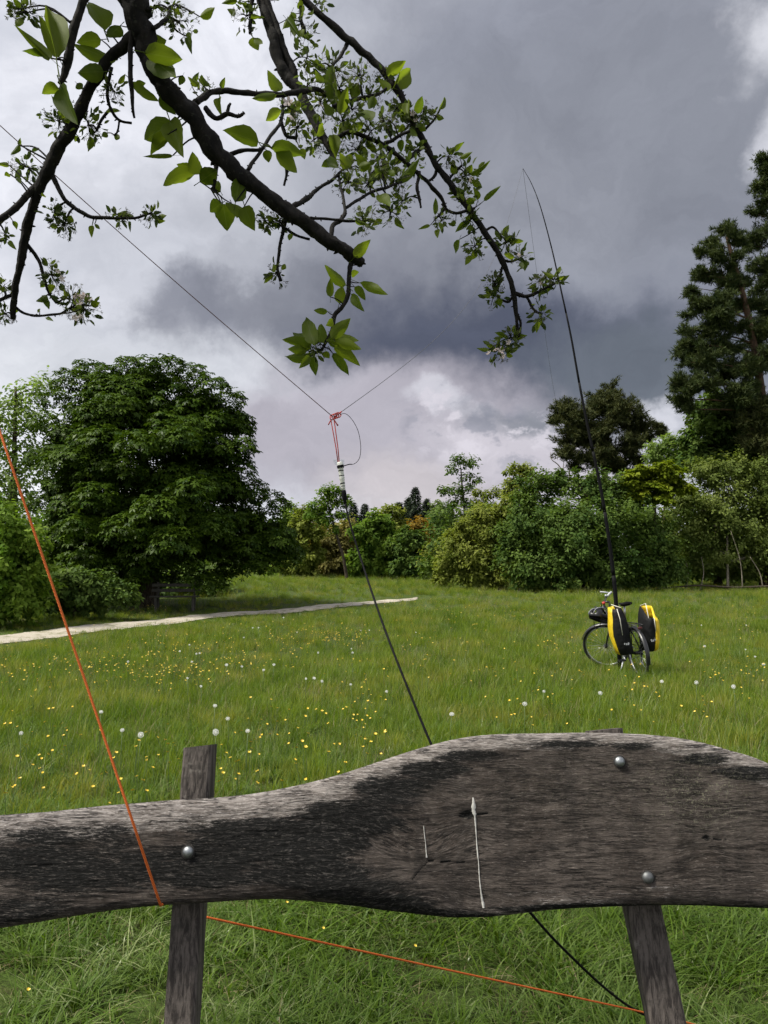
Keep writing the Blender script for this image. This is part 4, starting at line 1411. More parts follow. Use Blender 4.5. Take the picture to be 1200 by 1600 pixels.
MB().lathe([(3.4 * u_, 45 * u_), (3.9 * u_, 47 * u_), (3.9 * u_, 58 * u_), (2.4 * u_, 63 * u_), (1.9 * u_, 70 * u_)], 14, Mx).build('plug', M_RUBBER, feed)
b = MB()
for (p, q, r2) in (((523, 718), (527, 726), 1), ((535, 718), (534, 726), 1)):
    a_, c_ = fx(*p), fx(*q)
    dv = Vector((4.0 * u_, 0, 0))
    tt = Vector((0, 0.002, 0))
    b.add([a_ - dv * .7, a_ + dv * .7, c_ + dv, c_ - dv, a_ - dv * .7 + tt, a_ + dv * .7 + tt, c_ + dv + tt, c_ - dv + tt],
          [(0, 1, 2, 3), (7, 6, 5, 4), (0, 4, 5, 1), (1, 5, 6, 2), (2, 6, 7, 3), (3, 7, 4, 0)])
b.build('plastic_tab', M_CLEAR, feed, smooth=False)
lp = [(537, 728), (546, 725.5), (553, 725), (560, 719), (563, 710), (563.5, 695), (560, 675), (553, 660), (545, 650), (538, 646), (531, 648)]
sp = [Vector(p) for p in spline([tuple(fx(*p)) for p in lp], 5)]
MB().tube(sp, [0.0016 if i < 8 else 0.0009 for i in range(len(sp))], 6).build('wire_loop', M_RUBBER, feed)

# coax cable from the plug down behind the plank to the grass
cp = [at(539.5, 786, FD), at(546, 815, FD - .03), at(566, 880, 2.3), at(600, 980, 2.12), at(640, 1082, 1.95), at(676, 1168, 1.82), at(740, 1310, 1.72), at(832, 1430, 1.72), at(900, 1502, 1.80), at(960, 1556, 1.90), at(1006, 1585, 1.98), at(1080, 1615, 2.06), at(1150, 1640, 2.12)]
last = cp[-1]
cp.append(Vector((last.x + 0.12, last.y + 0.06, G(last.x + .12, last.y + .06) + 0.02)))
cp.append(Vector((last.x + 0.5, last.y + 0.02, G(last.x + .5, last.y) + 0.015)))
cp.append(Vector((last.x + 1.2, last.y - 0.4, G(last.x + 1.2, last.y - .4) + 0.015)))
o = MB().tube([Vector(p) for p in spline([tuple(p) for p in cp], 8)], 0.0031, 8).build('coax_cable', M_RUBBER)
tag(o, 'black coaxial cable hanging from the white transformer down behind the plank', 'cable')

# the bent whip mast and its wire
MAST_D = 11.1
mast_px = [(962, 935), (955, 870), (945, 800), (933, 735), (920, 675), (905, 598), (892, 525), (877, 455), (862, 388), (845, 325), (831, 288), (817, 263)]
mp = [at(a, b_, MAST_D) for a, b_ in mast_px]
foot = Vector((mp[0].x + 0.05, MAST_D, G(mp[0].x, MAST_D)))
mast_pts = [foot + Vector((0, 0, -0.05))] + mp
sp = [Vector(p) for p in spline([tuple(p) for p in mast_pts], 6)]
n_ = len(sp)
mast = empty('fishing_rod_mast', foot)
tag(mast, 'tall black telescopic rod mast bending over above the bicycle', 'mast')
nseg = 8
cuts = [int(round(i * (n_ - 1) / nseg)) for i in range(nseg + 1)]
for i in range(nseg):
    r_a = 0.030 * (1 - i / nseg) ** 1.15 + 0.0035
    r_b = 0.030 * (1 - (i + 0.8) / nseg) ** 1.15 + 0.003 if i < nseg - 1 else 0.003
    pp = sp[cuts[i]:cuts[i + 1] + 1]
    rr = [r_a + (r_b - r_a) * j / max(1, len(pp) - 1) for j in range(len(pp))]
    MB().tube([p - foot for p in pp], rr, 10).build('rod_section', M_RUBBER, mast)
tip = mp[-1]
# wire: feed point up to the rod tip, then away down into the pines
w1 = []
a_ = at(534, 643, FD)
for t in np.linspace(0, 1, 40):
    q = a_.lerp(tip, t)
    q.z -= 0.55 * math.sin(math.pi * t) * (1 - 0.25 * t)
    w1.append(q)
b = MB()
b.tube(w1, [0.0011 + 0.0011 * i / 39 for i in range(40)], 5)
end = at(876, 655, 44)
w2 = []
for t in np.linspace(0, 1, 40):
    q = tip.lerp(end, t)
    q.z -= 0.7 * math.sin(math.pi * t)
    w2.append(q)
b.tube(w2, [0.0022 + 0.004 * i / 39 for i in range(40)], 5)
o = b.build('aerial_wire', M_WIRE)
tag(o, 'hair-thin aerial wire from the red knot up to the bent rod tip', 'wire')

# ------------------------------------------------------------------ bicycle
M_FRAME = plain('frame_black', (0.014, 0.014, 0.016), 0.35, vary=0.2, scale=20)
M_TYRE = plain('tyre_rubber', (0.018, 0.018, 0.018), 0.8, vary=0.3, scale=120)
M_ALU = plain('brushed_alloy', (0.45, 0.46, 0.48), 0.35, 0.9, 0.2, 80)
M_YELLOWBAG = plain('yellow_tarpaulin', (0.62, 0.44, 0.012), 0.5, vary=0.22, scale=12, bump=0.03)
M_BLACKBAG = plain('black_tarpaulin', (0.007, 0.007, 0.008), 0.6, vary=0.3, scale=14, bump=0.03, spec=0.2)
M_STRAP = plain('pale_strap', (0.50, 0.48, 0.42), 0.7, vary=0.2)
M_GREYP = plain('grey_print', (0.40, 0.41, 0.43), 0.5, vary=0.2)
M_RED = plain('red_plastic', (0.40, 0.03, 0.02), 0.4, vary=0.2)

M_DARKRED = plain('dark_red_lens', (0.05, 0.008, 0.008), 0.3, vary=0.2)
rear_w = ground_at(1003, 1057)
rear_w = Vector((3.52, 10.65, G(3.52, 10.65)))
BH = math.radians(94)
fwd = Vector((math.cos(BH), math.sin(BH), 0))
bc = rear_w + fwd * 0.53
bc.z = G(bc.x, bc.y)
bike = empty('bicycle', bc, (math.radians(-7), 0, BH))
tag(bike, 'black touring bicycle parked in the meadow with its front wheel turned', 'bicycle')
bike.rotation_mode = 'XYZ'
BM = Matrix.Translation(bc) @ Matrix.Rotation(BH, 4, 'Z') @ Matrix.Rotation(math.radians(-7), 4, 'X')
bike.matrix_world = BM
WR = 0.345
RH, FH = Vector((-0.53, 0, WR)), Vector((0.55, 0, WR))
BB = Vector((-0.09, 0, 0.28))
ST = Vector((-0.26, 0, 0.80))
HT, HB = Vector((0.33, 0, 0.84)), Vector((0.385, 0, 0.66))
sax = (HT - HB).normalized()
STEER = math.radians(62)


def steered(p):
    return HB + Matrix.Rotation(STEER, 3, sax) @ (Vector(p) - HB)


SM = Matrix.Translation(HB) @ Matrix.Rotation(STEER, 4, sax) @ Matrix.Translation(-HB)


def wheel(name, hub, xf, parent):
    M0 = xf @ Matrix.Translation(hub)
    wroot = MB().torus(WR - 0.018, 0.019, 48, 8, M0).build(name, M_TYRE, parent)
    MB().torus(WR - 0.043, 0.010, 48, 6, M0).build('rim', M_ALU, wroot)
    sp_ = MB()
    for i in range(28):
        a = 2 * math.pi * i / 28
        h = 0.022 * math.cos(a + (0.6 if i % 2 else -0.6) * 2.2), 0.022 * math.sin(a + (0.6 if i % 2 else -0.6) * 2.2)
        s = 0.03 if i % 2 else -0.03
        sp_.tube([M0 @ Vector((h[0], s, h[1])), M0 @ Vector((math.cos(a) * (WR - .045), 0, math.sin(a) * (WR - .045)))], 0.0016, 4)
    sp_.build('spokes', M_ALU, wroot)
    hb = MB()
    hb.tube([M0 @ Vector((0, -0.06, 0)), M0 @ Vector((0, -0.03, 0)), M0 @ Vector((0, 0.03, 0)), M0 @ Vector((0, 0.06, 0))], [0.012, 0.026, 0.026, 0.012], 12)
    hb.build('hub', M_FRAME, wroot)
    return wroot


I4 = Matrix.Identity(4)
wheel('rear_wheel', RH, I4, bike)
wheel('front_wheel', FH, SM, bike)
fr = MB()
for a, b_, r in ((HB, BB, .021), (HT + Vector((.01, 0, -.03)), ST + Vector((0.0, 0, -.10)), .017), (ST, BB, .017), (HT + sax * .02, HB - sax * .01, .022)):
    fr.tube([a, (a + b_) / 2, b_], r, 10)
for s in (-1, 1):
    fr.tube([ST + Vector((0, s * .02, -.06)), RH + Vector((0, s * .062, 0))], 0.010, 8)
    fr.tube([BB + Vector((-.03, s * .03, 0)), RH + Vector((0, s * .062, 0))], 0.011, 8)
fr.build('frame', M_FRAME, bike)
fk = MB()
for s in (-1, 1):
    fk.tube([steered(HB + Vector((0, s * .045, -.02))), steered(FH.lerp(HB, .5) + Vector((0, s * .055, 0))), steered(FH + Vector((0, s * .06, 0)))], [.015, .013, .009], 8)
fk.tube([steered(HB + Vector((0, -.05, -.01))), steered(HB + Vector((0, .05, -.01)))], .016, 8)
fk.build('fork', M_FRAME, bike)
for nm, hub, xf, a0, a1 in (('rear_mudguard', RH, I4, 20, 200), ('front_mudguard', FH, SM, 30, 185)):
    mb = MB()
    vs, fs = [], []
    angs = np.radians(np.linspace(a0, a1, 22))
    for a in angs:
        for s, dr in ((-.03, -.012), (-.018, .002), (.018, .002), (.03, -.012)):
            R_ = WR + 0.018 + dr
            vs.append(xf @ (hub + Vector((math.cos(a) * R_, s, math.sin(a) * R_))))
    for i in range(21):
        for j in range(3):
            fs.append((i * 4 + j, i * 4 + j + 1, i * 4 + 5 + j, i * 4 + 4 + j))
    mb.add(vs, fs)
    mb.build(nm, M_FRAME, bike)
hb_top = HT + sax * 0.17
bar = MB()
bar.tube([HT + sax * .0, hb_top], 0.014, 8)
bar.tube([steered(hb_top + Vector((0, 0, 0))), steered(hb_top + Vector((.07, 0, .02)))], 0.014, 8)
bpts = [(.02, .30, .03), (.05, .16, .03), (.07, 0, .02), (.05, -.16, .03), (.02, -.30, .03)]
bar.tube([Vector(p) for p in spline([tuple(steered(hb_top + Vector(p))) for p in bpts], 5)], 0.012, 8)
hbar = bar.build('handlebar', M_FRAME, bike)
for s in (-1, 1):
    MB().tube([steered(hb_top + Vector((.045, s * .19, .031))), steered(hb_top + Vector((.02, s * .30, .03))), steered(hb_top + Vector((.0, s * .345, .028)))], [.016, .018, .017], 8).build('grip', M_GREYP if s < 0 else M_RUBBER, hbar)
    MB().tube([steered(hb_top + Vector((.06, s * .15, .02))), steered(hb_top + Vector((.09, s * .19, -.01))), steered(hb_top + Vector((.075, s * .30, -.02)))], [.010, .008, .006], 6).build('brake_lever', M_ALU, hbar)
    MB().tube([steered(hb_top + Vector((.04, s * .335, .03))), steered(hb_top + Vector((.11, s * .335, .06))), steered(hb_top + Vector((.15, s * .31, .085)))], [.013, .012, .010], 8).build('bar_end', M_GREYP if s < 0 else M_FRAME, hbar)
    MB().lathe([(.018, -.02), (.024, -.012), (.024, .012), (.014, .02)], 12, Matrix.Translation(steered(hb_top + Vector((.05, s * .15, .055))))).build('bell' if s < 0 else 'bar_lamp', M_RED if s > 0 else M_ALU, hbar)
cb_ = MB()
for s in (-1, 1):
    cb_.tube([Vector(p) for p in spline([tuple(steered(hb_top + Vector((.07, s * .16, .01)))), tuple(steered(hb_top + Vector((.16, s * .06, -.06)))), tuple(HB + Vector((.06, s * .02, .05)))], 6)], 0.003, 5)
cb_.build('brake_cable', M_RUBBER, bike)
# saddle
sv, sf = [], []
prof = [(-.14, .075, .020), (-.12, .085, .030), (-.06, .075, .028), (0, .045, .022), (.08, .026, .018), (.14, .018, .012)]
nn = 12
for (x_, w, h) in prof:
    for j in range(nn):
        a = 2 * math.pi * j / nn
        sv.append(Vector((ST.x - .01 + x_, w * math.cos(a), 1.00 + h * math.sin(a) + (.012 if x_ < -.1 else 0))))
for i in range(len(prof) - 1):
    for j in range(nn):
        sf.append((i * nn + j, i * nn + (j + 1) % nn, i * nn + nn + (j + 1) % nn, i * nn + nn + j))
sf += [tuple(range(nn - 1, -1, -1)), tuple((len(prof) - 1) * nn + j for j in range(nn))]
MB().add(sv, sf).build('saddle', M_RUBBER, bike)
MB().tube([ST + Vector((.01, 0, -.05)), Vector((ST.x - .03, 0, .985))], 0.014, 8).build('seat_post', M_ALU, bike)
# drive train
dr = MB()
dr.lathe([(.09, -.004), (.095, 0), (.09, .004)], 28, Matrix.Translation(BB + Vector((0, -.05, 0))) @ Matrix.Rotation(math.pi / 2, 4, 'X'))
dr.lathe([(.045, -.012), (.05, 0), (.045, .012)], 20, Matrix.Translation(RH + Vector((0, -.05, 0))) @ Matrix.Rotation(math.pi / 2, 4, 'X'))
for zz in (1, -1):
    dr.tube([BB + Vector((0, -.05, zz * .09)), RH + Vector((0, -.05, zz * .046))], 0.004, 5)
dr.tube([RH + Vector((.02, -.06, -.02)), RH + Vector((.05, -.065, -.11)), RH + Vector((.02, -.065, -.16))], [.016, .012, .014], 8)
dr.build('chain_drive', M_FRAME, bike)
for s, a in ((1, math.radians(200)), (-1, math.radians(20))):
    e = BB + Vector((math.cos(a) * .17, s * .075, math.sin(a) * .17))
    cr = MB().tube([BB + Vector((0, s * .06, 0)), e], [.014, .010], 8).build('crank_arm', M_ALU, bike)
    pb = MB()
    c0 = e + Vector((0, s * .055, 0))
    for dx in (-.04, .04):
        pb.box(c0 + Vector((dx, 0, 0)), (.012, .095, .022))
    for dy in (-.042, .042):
        pb.box(c0 + Vector((0, dy, 0)), (.07, .010, .020))
    pb.tube([e, c0 + Vector((0, s * .04, 0))], .008, 6)
    pb.build('pedal', M_FRAME, cr, smooth=False)
MB().tube([BB + Vector((-.06, .05, -.02)), BB + Vector((-.09, .12, -.17)), Vector((-.20, .22, -0.02))], [.012, .010, .010], 8).build('kickstand', M_ALU, bike)
# rear rack
rk = MB()
for s in (-1, 1):
    rk.tube([Vector((-.28, s * .055, .735)), Vector((-.50, s * .06, .74)), Vector((-.72, s * .055, .74))], .006, 6)
    for x_ in (-.46, -.60):
        rk.tube([Vector((x_, s * .06, .74)), RH + Vector((0, s * .075, .02))], .006, 6)
    rk.tube([Vector((-.34, s * .06, .47)), Vector((-.68, s * .06, .47))], .005, 6)
for x_ in (-.30, -.42, -.56, -.70):
    rk.tube([Vector((x_, -.055, .74)), Vector((x_, .055, .74))], .005, 6)
rk.build('rack', M_FRAME, bike)
MB().box((-.745, 0, .70), (.03, .06, .035), bev=.008).build('tail_lamp', M_DARKRED, bike, smooth=False)


def pannier(side, label, mouth):
    """roll-top pannier hung on the rack; open top flares outward"""
    pr = empty('pannier_bag')
    pr.matrix_world = BM @ Matrix.Translation((-.53, side * 0.10, 0.36)) @ Matrix.Rotation(math.radians(-5 * side), 4, 'X')
    tag(pr, label, 'bag', 'panniers on the bicycle rack')
    # cross-sections from bottom (local z 0) to open top: half-length x, inner y, outer y
    secs = [(0.0, .10, .01, .13), (.02, .125, .0, .165), (.12, .14, .0, .185), (.28, .15, .0, .20), (.40, .155, .0, .195), (.50, .15, .005, .17), (.60, .14, .02, .15), (.66, .135, .035, .13)]
    prof = lambda hx, y0, y1: [(-hx, y0), (-hx, y0 + (y1 - y0) * .55), (-hx * .93, y0 + (y1 - y0) * .86), (-hx * .6, y1), (0, y1 + .008), (hx * .6, y1), (hx * .93, y0 + (y1 - y0) * .86), (hx, y0 + (y1 - y0) * .55), (hx, y0)]
    n_ = 9
    rows = []
    for (z, hx, y0, y1) in secs:
        row = []
        for i, (x_, y_) in enumerate(prof(hx, y0, y1)):
            zz = z
            if z > .45:
                # the mouth sags open at the rear
                zz = z - mouth * (z - .45) * (1 if x_ < -hx * .5 else 0.25)
            e = .012 * noise.noise(Vector((x_ * 13, y_ * 13 + side, z * 14)))
            row.append(Vector((x_ + e, side * (y_ + e), zz)))
        rows.append(row)

    def panel(cols, name, mat, r0=0, off=0.0):
        vs, fs = [], []
        for row in rows[r0:]:
            for cidx in cols:
                vs.append(row[cidx] * 1.0 + Vector((0, -side * off, 0)))
        w = len(cols)
        for i in range(len(rows) - r0 - 1):
            for j in range(w - 1):
                fs.append((i * w + j, i * w + j + 1, i * w + w + j + 1, i * w + w + j))
        ob = MB().add(vs, fs).build(name, mat, pr)
        md = ob.modifiers.new('thick', 'SOLIDIFY')
        md.thickness = 0.004
        return ob
    panel([1, 0, 8, 7, 6], 'back_panel', M_BLACKBAG)
    cut = 3 if side > 0 else 1
    panel(list(range(0, cut + 1)), 'end_panel', M_BLACKBAG)
    panel(list(range(cut, 7)), 'outer_panel', M_YELLOWBAG)
    panel([0, 1, 2, 3, 4, 5, 6, 7, 8, 0], 'lining', M_YELLOWBAG, 4, 0.0).scale = (0.965, 0.955, 0.995)
    MB().add([r for r in rows[0]], [tuple(range(9))]).build('bag_bottom', M_BLACKBAG, pr)
    st = MB()
    st.tube([rows[7][0] + Vector((0, 0, .002)), rows[7][4] * .5 + rows[7][8] * .5 + Vector((0, 0, .03)), rows[7][8]], .006, 6)
    st.tube([rows[7][1], rows[5][1] + Vector((-.012, 0, 0)), rows[3][1] + Vector((-.012, 0, 0))], [.006, .006, .005], 6)
    st.build('strap', M_STRAP, pr)
    lg = MB()
    for dy, dz, r2 in ((.05, .15, .018), (.075, .15, .014), (.10, .16, .012)):
        cpt = Vector((-.150, side * dy, dz))
        lg.box(cpt, (.006, r2, r2 * 1.8), Matrix.Rotation(0.4 * side, 3, 'X'))
    lg.build('printed_emblem', M_GREYP, pr, smooth=False)
    return pr


pannier(1, 'yellow and black pannier nearer the helmet, hanging upright on the rack', 0.1)
pannier(-1, 'yellow and black pannier with its mouth gaping open, on the far side', 1.0)

# helmet hanging from the handlebar
hpos = BM @ (steered(hb_top + Vector((.07, .17, -.14))))
hroot = empty('cycling_helmet')
hroot.matrix_world = Matrix.Translation(at(937, 965, 10.95)) @ Matrix.Rotation(math.radians(200), 4, 'Z') @ Matrix.Rotation(math.radians(-14), 4, 'Y') @ Matrix.Rotation(math.radians(10), 4, 'X') @ Matrix.Scale(1.15, 4)
tag(hroot, 'black cycling helmet with vents hanging from the handlebar', 'helmet')
shell = MB()
vs, fs = [], []
na, ne = 28, 11
for i in range(ne):
    e = math.radians(-14 + 104 * i / (ne - 1))
    for j in range(na):
        a = 2 * math.pi * j / na
        R_ = 1 + .05 * math.cos(2 * a)
        z = .115 * math.sin(e)
        ridge = 1 + 0.05 * math.cos(a * 6) * math.cos(e)
        vs.append(Vector((.150 * math.cos(e) * math.cos(a) * ridge, .108 * math.cos(e) * math.sin(a) * ridge, z + (.015 * math.cos(a) if i == 0 else 0))))
for i in range(ne - 1):
    for j in range(na):
        if 3 <= i <= 7 and j % 5 in (1, 2):
            continue                                   # vents
        j2 = (j + 1) % na
        fs.append((i * na + j, i * na + j2, i * na + na + j2, i * na + na + j))
ob = shell.add(vs, fs).build('shell', plain('helmet_black', (0.009, 0.009, 0.011), 0.35, vary=0.2, spec=0.3), hroot)
md = ob.modifiers.new('thick', 'SOLIDIFY')
md.thickness = 0.014
vi = MB()
for a in (-30, 30):
    vi.tube([Vector((.135 * math.cos(math.radians(t)), .05 * math.copysign(1, a), .118 * math.sin(math.radians(t)))) for t in range(10, 171, 16)], .007, 6)
vi.build('rib', plain('helmet_grey', (0.16, 0.165, 0.18), 0.35, vary=0.2), hroot)
MB().tube([Vector((.02, .09, -.01)), Vector((.03, .05, -.12)), Vector((.03, 0, -.15)), Vector((.03, -.05, -.12)), Vector((.02, -.09, -.01))], .005, 6).build('chin_strap', M_RUBBER, hroot)
MB().tube([Vector((-.02, 0, .10)), Vector((-.01, 0, .16)), Vector((0, 0, .19))], .005, 6).build('hanging_strap', M_RUBBER, hroot)
MB().box((-.142, 0.02, .02), (.012, .03, .018), bev=.004).build('rear_reflector', M_RED, hroot, smooth=False)


# ------------------------------------------------------------------ the old apple tree overhead
M_APPLE = None
m, k = new_mat('leaf_apple')
oi = k.new('ShaderNodeObjectInfo').outputs['Random']
oc = k.new('ShaderNodeTexCoord').outputs['Object']
sp_ = k.new('ShaderNodeSeparateXYZ')
k.put(sp_.inputs[0], oc)
ay = k.math('ABSOLUTE', sp_.outputs[1])
vein = k.ramp(ay, 0.004, 0.030, 1.0, 0.0)
side = k.math('SINE', k.math('MULTIPLY', k.math('SUBTRACT', sp_.outputs[0], k.math('MULTIPLY', ay, 0.9)), 46.0))
sv_ = k.math('MULTIPLY', k.ramp(side, 0.90, 1.0), 0.35)
vein = k.math('MAXIMUM', vein, sv_)
c = k.mix(oi, (0.044, 0.070, 0.008), (0.110, 0.142, 0.018))
c = k.mix(k.ramp(k.noise(oc, 5.0, 4, 0.6), 0.4, 0.7, 0, 0.35), c, (0.095, 0.115, 0.02))
c = k.mix(k.math('MULTIPLY', vein, 0.45), c, (0.11, 0.14, 0.045))
p = principled(k, c, 0.55, spec=0.12)
t = k.new('ShaderNodeBsdfTranslucent')
k.put(t.inputs[0], k.mix(1.0, c, (1.9, 2.0, 0.7), 'MULTIPLY'))
mx = k.new('ShaderNodeMixShader')
mx.inputs[0].default_value = 0.52
k.t.links.new(p, mx.inputs[1])
k.t.links.new(t.outputs[0], mx.inputs[2])
M_APPLE = finish(m, k, mx.outputs[0])
M_APPLE_SMALL = leaf_mat('leaf_apple_small', (0.026, 0.042, 0.012), (0.080, 0.102, 0.034), 0.42, tint=(1.6, 1.7, 0.7))
M_SPUR = leaf_mat('blossom_spur', (0.034, 0.034, 0.020), (0.110, 0.106, 0.062), 0.2, tint=(1.2, 1.2, 0.7))
M_PETAL = leaf_mat('apple_petal', (0.62, 0.50, 0.50), (0.80, 0.72, 0.70), 0.45, tint=(1.0, 0.95, 0.95))

BR = [  # start depth, end depth, (px, py, radius px)
    (1.55, 1.72, [(185, -70, 33), (205, -10, 30), (220, 45, 26), (236, 95, 22), (262, 140, 21), (300, 182, 20), (332, 232, 22), (368, 266, 19), (410, 300, 16), (450, 331, 16), (490, 359, 15), (530, 387, 13), (556, 402, 13), (567, 410, 9)]),       # 0 main limb
    (1.71, 1.68, [(550, 405, 5), (547, 425, 4.6), (545, 445, 4.2), (543, 462, 4.2), (534, 480, 4), (524, 492, 4), (521, 510, 3.4), (513, 528, 3), (503, 545, 2.6), (492, 552, 2.4)]),                                                        # 1 tip shoot
    (1.50, 1.50, [(141, -40, 9), (133, -5, 8.5), (123, 22, 8), (113, 55, 8), (107, 90, 7.5), (100, 118, 7), (95, 130, 5)]),                                                                                                  # 2
    (1.58, 1.78, [(212, 55, 12), (190, 75, 11), (165, 100, 10), (140, 140, 10), (118, 185, 11), (97, 225, 11), (76, 265, 11), (60, 295, 9), (50, 325, 8), (43, 352, 8), (35, 395, 7), (27, 432, 6), (22, 470, 5.5), (19, 500, 4.5)]),          # 3 left limb
    (1.70, 1.62, [(66, 280, 7), (45, 303, 6.5), (20, 328, 6), (-10, 352, 6), (-50, 385, 7)]),                                                                                                                                # 4
    (1.70, 1.72, [(78, 270, 5), (90, 290, 4.2), (101, 312, 4.2), (112, 322, 4), (128, 332, 3.8), (147, 340, 3.6), (180, 341, 3), (210, 340, 2.6), (235, 333, 2.2)]),                                                                      # 5
    (1.75, 1.77, [(38, 378, 4), (52, 395, 3.6), (62, 412, 3.4), (68, 435, 3), (76, 456, 2.6), (88, 474, 2.2)]),                                                                                                                # 6
    (1.78, 1.76, [(22, 478, 3), (38, 489, 2.6), (62, 493, 2.4), (95, 490, 2)]),                                                                                                                                              # 7
    (1.77, 1.76, [(22, 460, 4), (8, 466, 3.4), (-12, 474, 3)]),
    (1.60, 1.66, [(175, 105, 3.6), (168, 140, 3.2), (172, 168, 3), (186, 188, 2.8), (205, 192, 2.4)]),
    (1.66, 1.66, [(174, 168, 2.8), (160, 185, 2.8), (150, 205, 2.4)]),
    (1.66, 1.66, [(186, 188, 2.2), (184, 204, 2), (180, 212, 1.6)]),
    (1.57, 1.60, [(208, 40, 5), (204, 80, 5), (204, 120, 4.6), (206, 145, 3.6), (208, 170, 2.6), (210, 184, 2)]),
    (2.10, 2.05, [(398, -40, 9), (408, -5, 9), (418, 30, 10), (428, 65, 11), (436, 100, 11), (450, 122, 11), (466, 140, 10), (482, 172, 9.5), (500, 205, 8), (515, 232, 6), (523, 250, 4)]),                                           # 13 upper middle limb
    (2.09, 2.08, [(415, -5, 6), (432, 45, 7), (445, 82, 7), (458, 112, 7), (462, 130, 5)]),
    (1.68, 1.92, [(305, 160, 7), (325, 147, 6), (350, 142, 5.4), (395, 146, 5.2), (440, 148, 5.4), (470, 143, 5.6), (495, 140, 4.6), (508, 150, 4)]),                                                                      # 15 cross branch
    (1.92, 1.95, [(520, 168, 4), (545, 158, 4), (570, 152, 3.8), (590, 147, 3.4), (605, 138, 2.6)]),
    (2.20, 2.30, [(448, -40, 7), (478, 2, 6.6), (520, 40, 6.8), (560, 75, 7.2), (592, 103, 7), (612, 130, 7), (628, 152, 6), (645, 190, 5.4), (663, 222, 5.8), (678, 252, 5.6), (698, 280, 6), (714, 302, 6.4), (735, 330, 6), (756, 362, 5.6), (772, 386, 5.6), (786, 412, 5), (798, 442, 4.6), (803, 460, 5), (806, 490, 3.8), (808, 508, 3.2), (811, 526, 3.2)]),  # 17 long right branch
    (2.29, 2.27, [(804, 458, 4), (822, 463, 3.6), (842, 456, 2.8), (860, 446, 2.4), (873, 438, 2)]),
    (2.29, 2.29, [(822, 463, 2.8), (830, 478, 2.6), (838, 487, 2.2), (847, 492, 1.8)]),
    (2.28, 2.27, [(783, 405, 2.4), (797, 409, 2.3), (812, 404, 1.8)]),
    (2.29, 2.29, [(785, 418, 2.4), (779, 437, 2.2), (770, 448, 2)]),
    (2.29, 2.30, [(802, 462, 2.6), (794, 471, 2.3), (782, 468, 2)]),
    (2.30, 2.30, [(808, 490, 2.6), (814, 505, 2.4), (812, 522, 2.4)]),
    (2.05, 2.22, [(512, 225, 5), (545, 206, 4), (575, 216, 4.2), (598, 226, 4.4), (618, 240, 4.4), (636, 256, 4), (652, 270, 3.8), (672, 290, 3.8), (684, 302, 3.4), (697, 325, 3)]),                                                # 24
    (2.22, 2.24, [(690, 318, 3.2), (702, 330, 3.2), (722, 332, 3), (742, 325, 2.6)]),
    (2.22, 2.22, [(697, 325, 3), (688, 336, 2.6), (680, 342, 2)]),
    (2.25, 2.20, [(664, 228, 4), (650, 238, 3.6), (636, 250, 3.2)]),
    (2.26, 2.24, [(683, 260, 3), (680, 275, 3), (668, 283, 2.4)]),
    (2.21, 2.20, [(600, 224, 3.6), (620, 215, 3.2), (640, 205, 2.8)]),
    (1.70, 1.85, [(452, 325, 5), (468, 318, 4.6), (480, 310, 5), (490, 300, 3.8), (508, 288, 3.2), (525, 276, 2.8), (540, 262, 2.4)]),
    (1.71, 1.84, [(516, 371, 4.4), (522, 352, 4.4), (532, 344, 4), (539, 330, 3.4), (536, 308, 2.8), (531, 288, 2.4), (530, 270, 2)]),
    (1.80, 1.95, [(540, 325, 3), (560, 312, 2.8), (580, 301, 2.6), (610, 291, 2.4), (628, 284, 2)]),
    (1.71, 1.76, [(480, 341, 3), (505, 342, 2.7), (538, 345, 2.6), (566, 346, 2.2)]),
    (1.70, 1.70, [(446, 345, 4.6), (440, 370, 3.2), (436, 392, 2.8), (433, 415, 2.8), (438, 440, 3)]),
    (1.70, 1.71, [(446, 358, 3), (462, 368, 2.8), (484, 374, 2.6)]),
    (1.62, 1.60, [(322, 170, 5), (338, 186, 4.6), (356, 179, 4.4), (372, 181, 3.4), (382, 176, 2)]),
    (1.60, 1.60, [(356, 179, 3.4), (358, 168, 3), (361, 162, 2)]),
    (1.66, 1.66, [(360, 240, 4), (382, 234, 3.4), (403, 234, 3.2), (412, 229, 2.6)]),
    (1.67, 1.85, [(388, 266, 4), (398, 250, 3.4), (415, 225, 3.4), (432, 200, 3.6), (440, 188, 3.4), (442, 165, 3.2), (443, 150, 3)]),
    (1.85, 1.86, [(440, 190, 3.6), (446, 212, 3.4), (462, 216, 3)]),
    (1.56, 1.66, [(238, 45, 4.4), (252, 36, 4), (262, 28, 3.6), (266, 14, 3), (272, 6, 2)]),
    (2.08, 2.08, [(396, -30, 4), (394, 5, 4), (392, 35, 3.6), (391, 52, 3)]),
    (2.2, 2.2, [(468, -10, 3.4), (470, 20, 3), (473, 42, 3.6), (475, 48, 2)]),
    (2.23, 2.15, [(542, 68, 4), (537, 80, 3.4), (528, 92, 3), (518, 105, 2.6)]),
    (1.84, 1.86, [(447, 250, 3), (448, 270, 2.8), (444, 290, 2.4)]),
    (1.68, 1.66, [(335, 245, 5), (338, 268, 4), (335, 288, 3), (330, 296, 2)]),
    (2.27, 2.26, [(690, 165, 1.8), (680, 185, 2), (668, 198, 2.4), (658, 205, 2.6)]),
    (2.28, 2.27, [(700, 283, 2.6), (712, 268, 2.4), (722, 258, 2)]),
    (2.30, 2.29, [(757, 362, 2.4), (770, 355, 2.2), (784, 370, 1.8)]),
    (2.22, 2.22, [(655, 268, 3), (652, 290, 3), (655, 310, 2.6), (658, 325, 2)]),
]
trunk_base = Vector((-2.35, 0.9, G(-2.35, 0.9)))
apple = empty('apple_tree', trunk_base)
tag(apple, 'old apple tree whose leafy dark branches hang into the top of the view', 'tree')
BT = -trunk_base
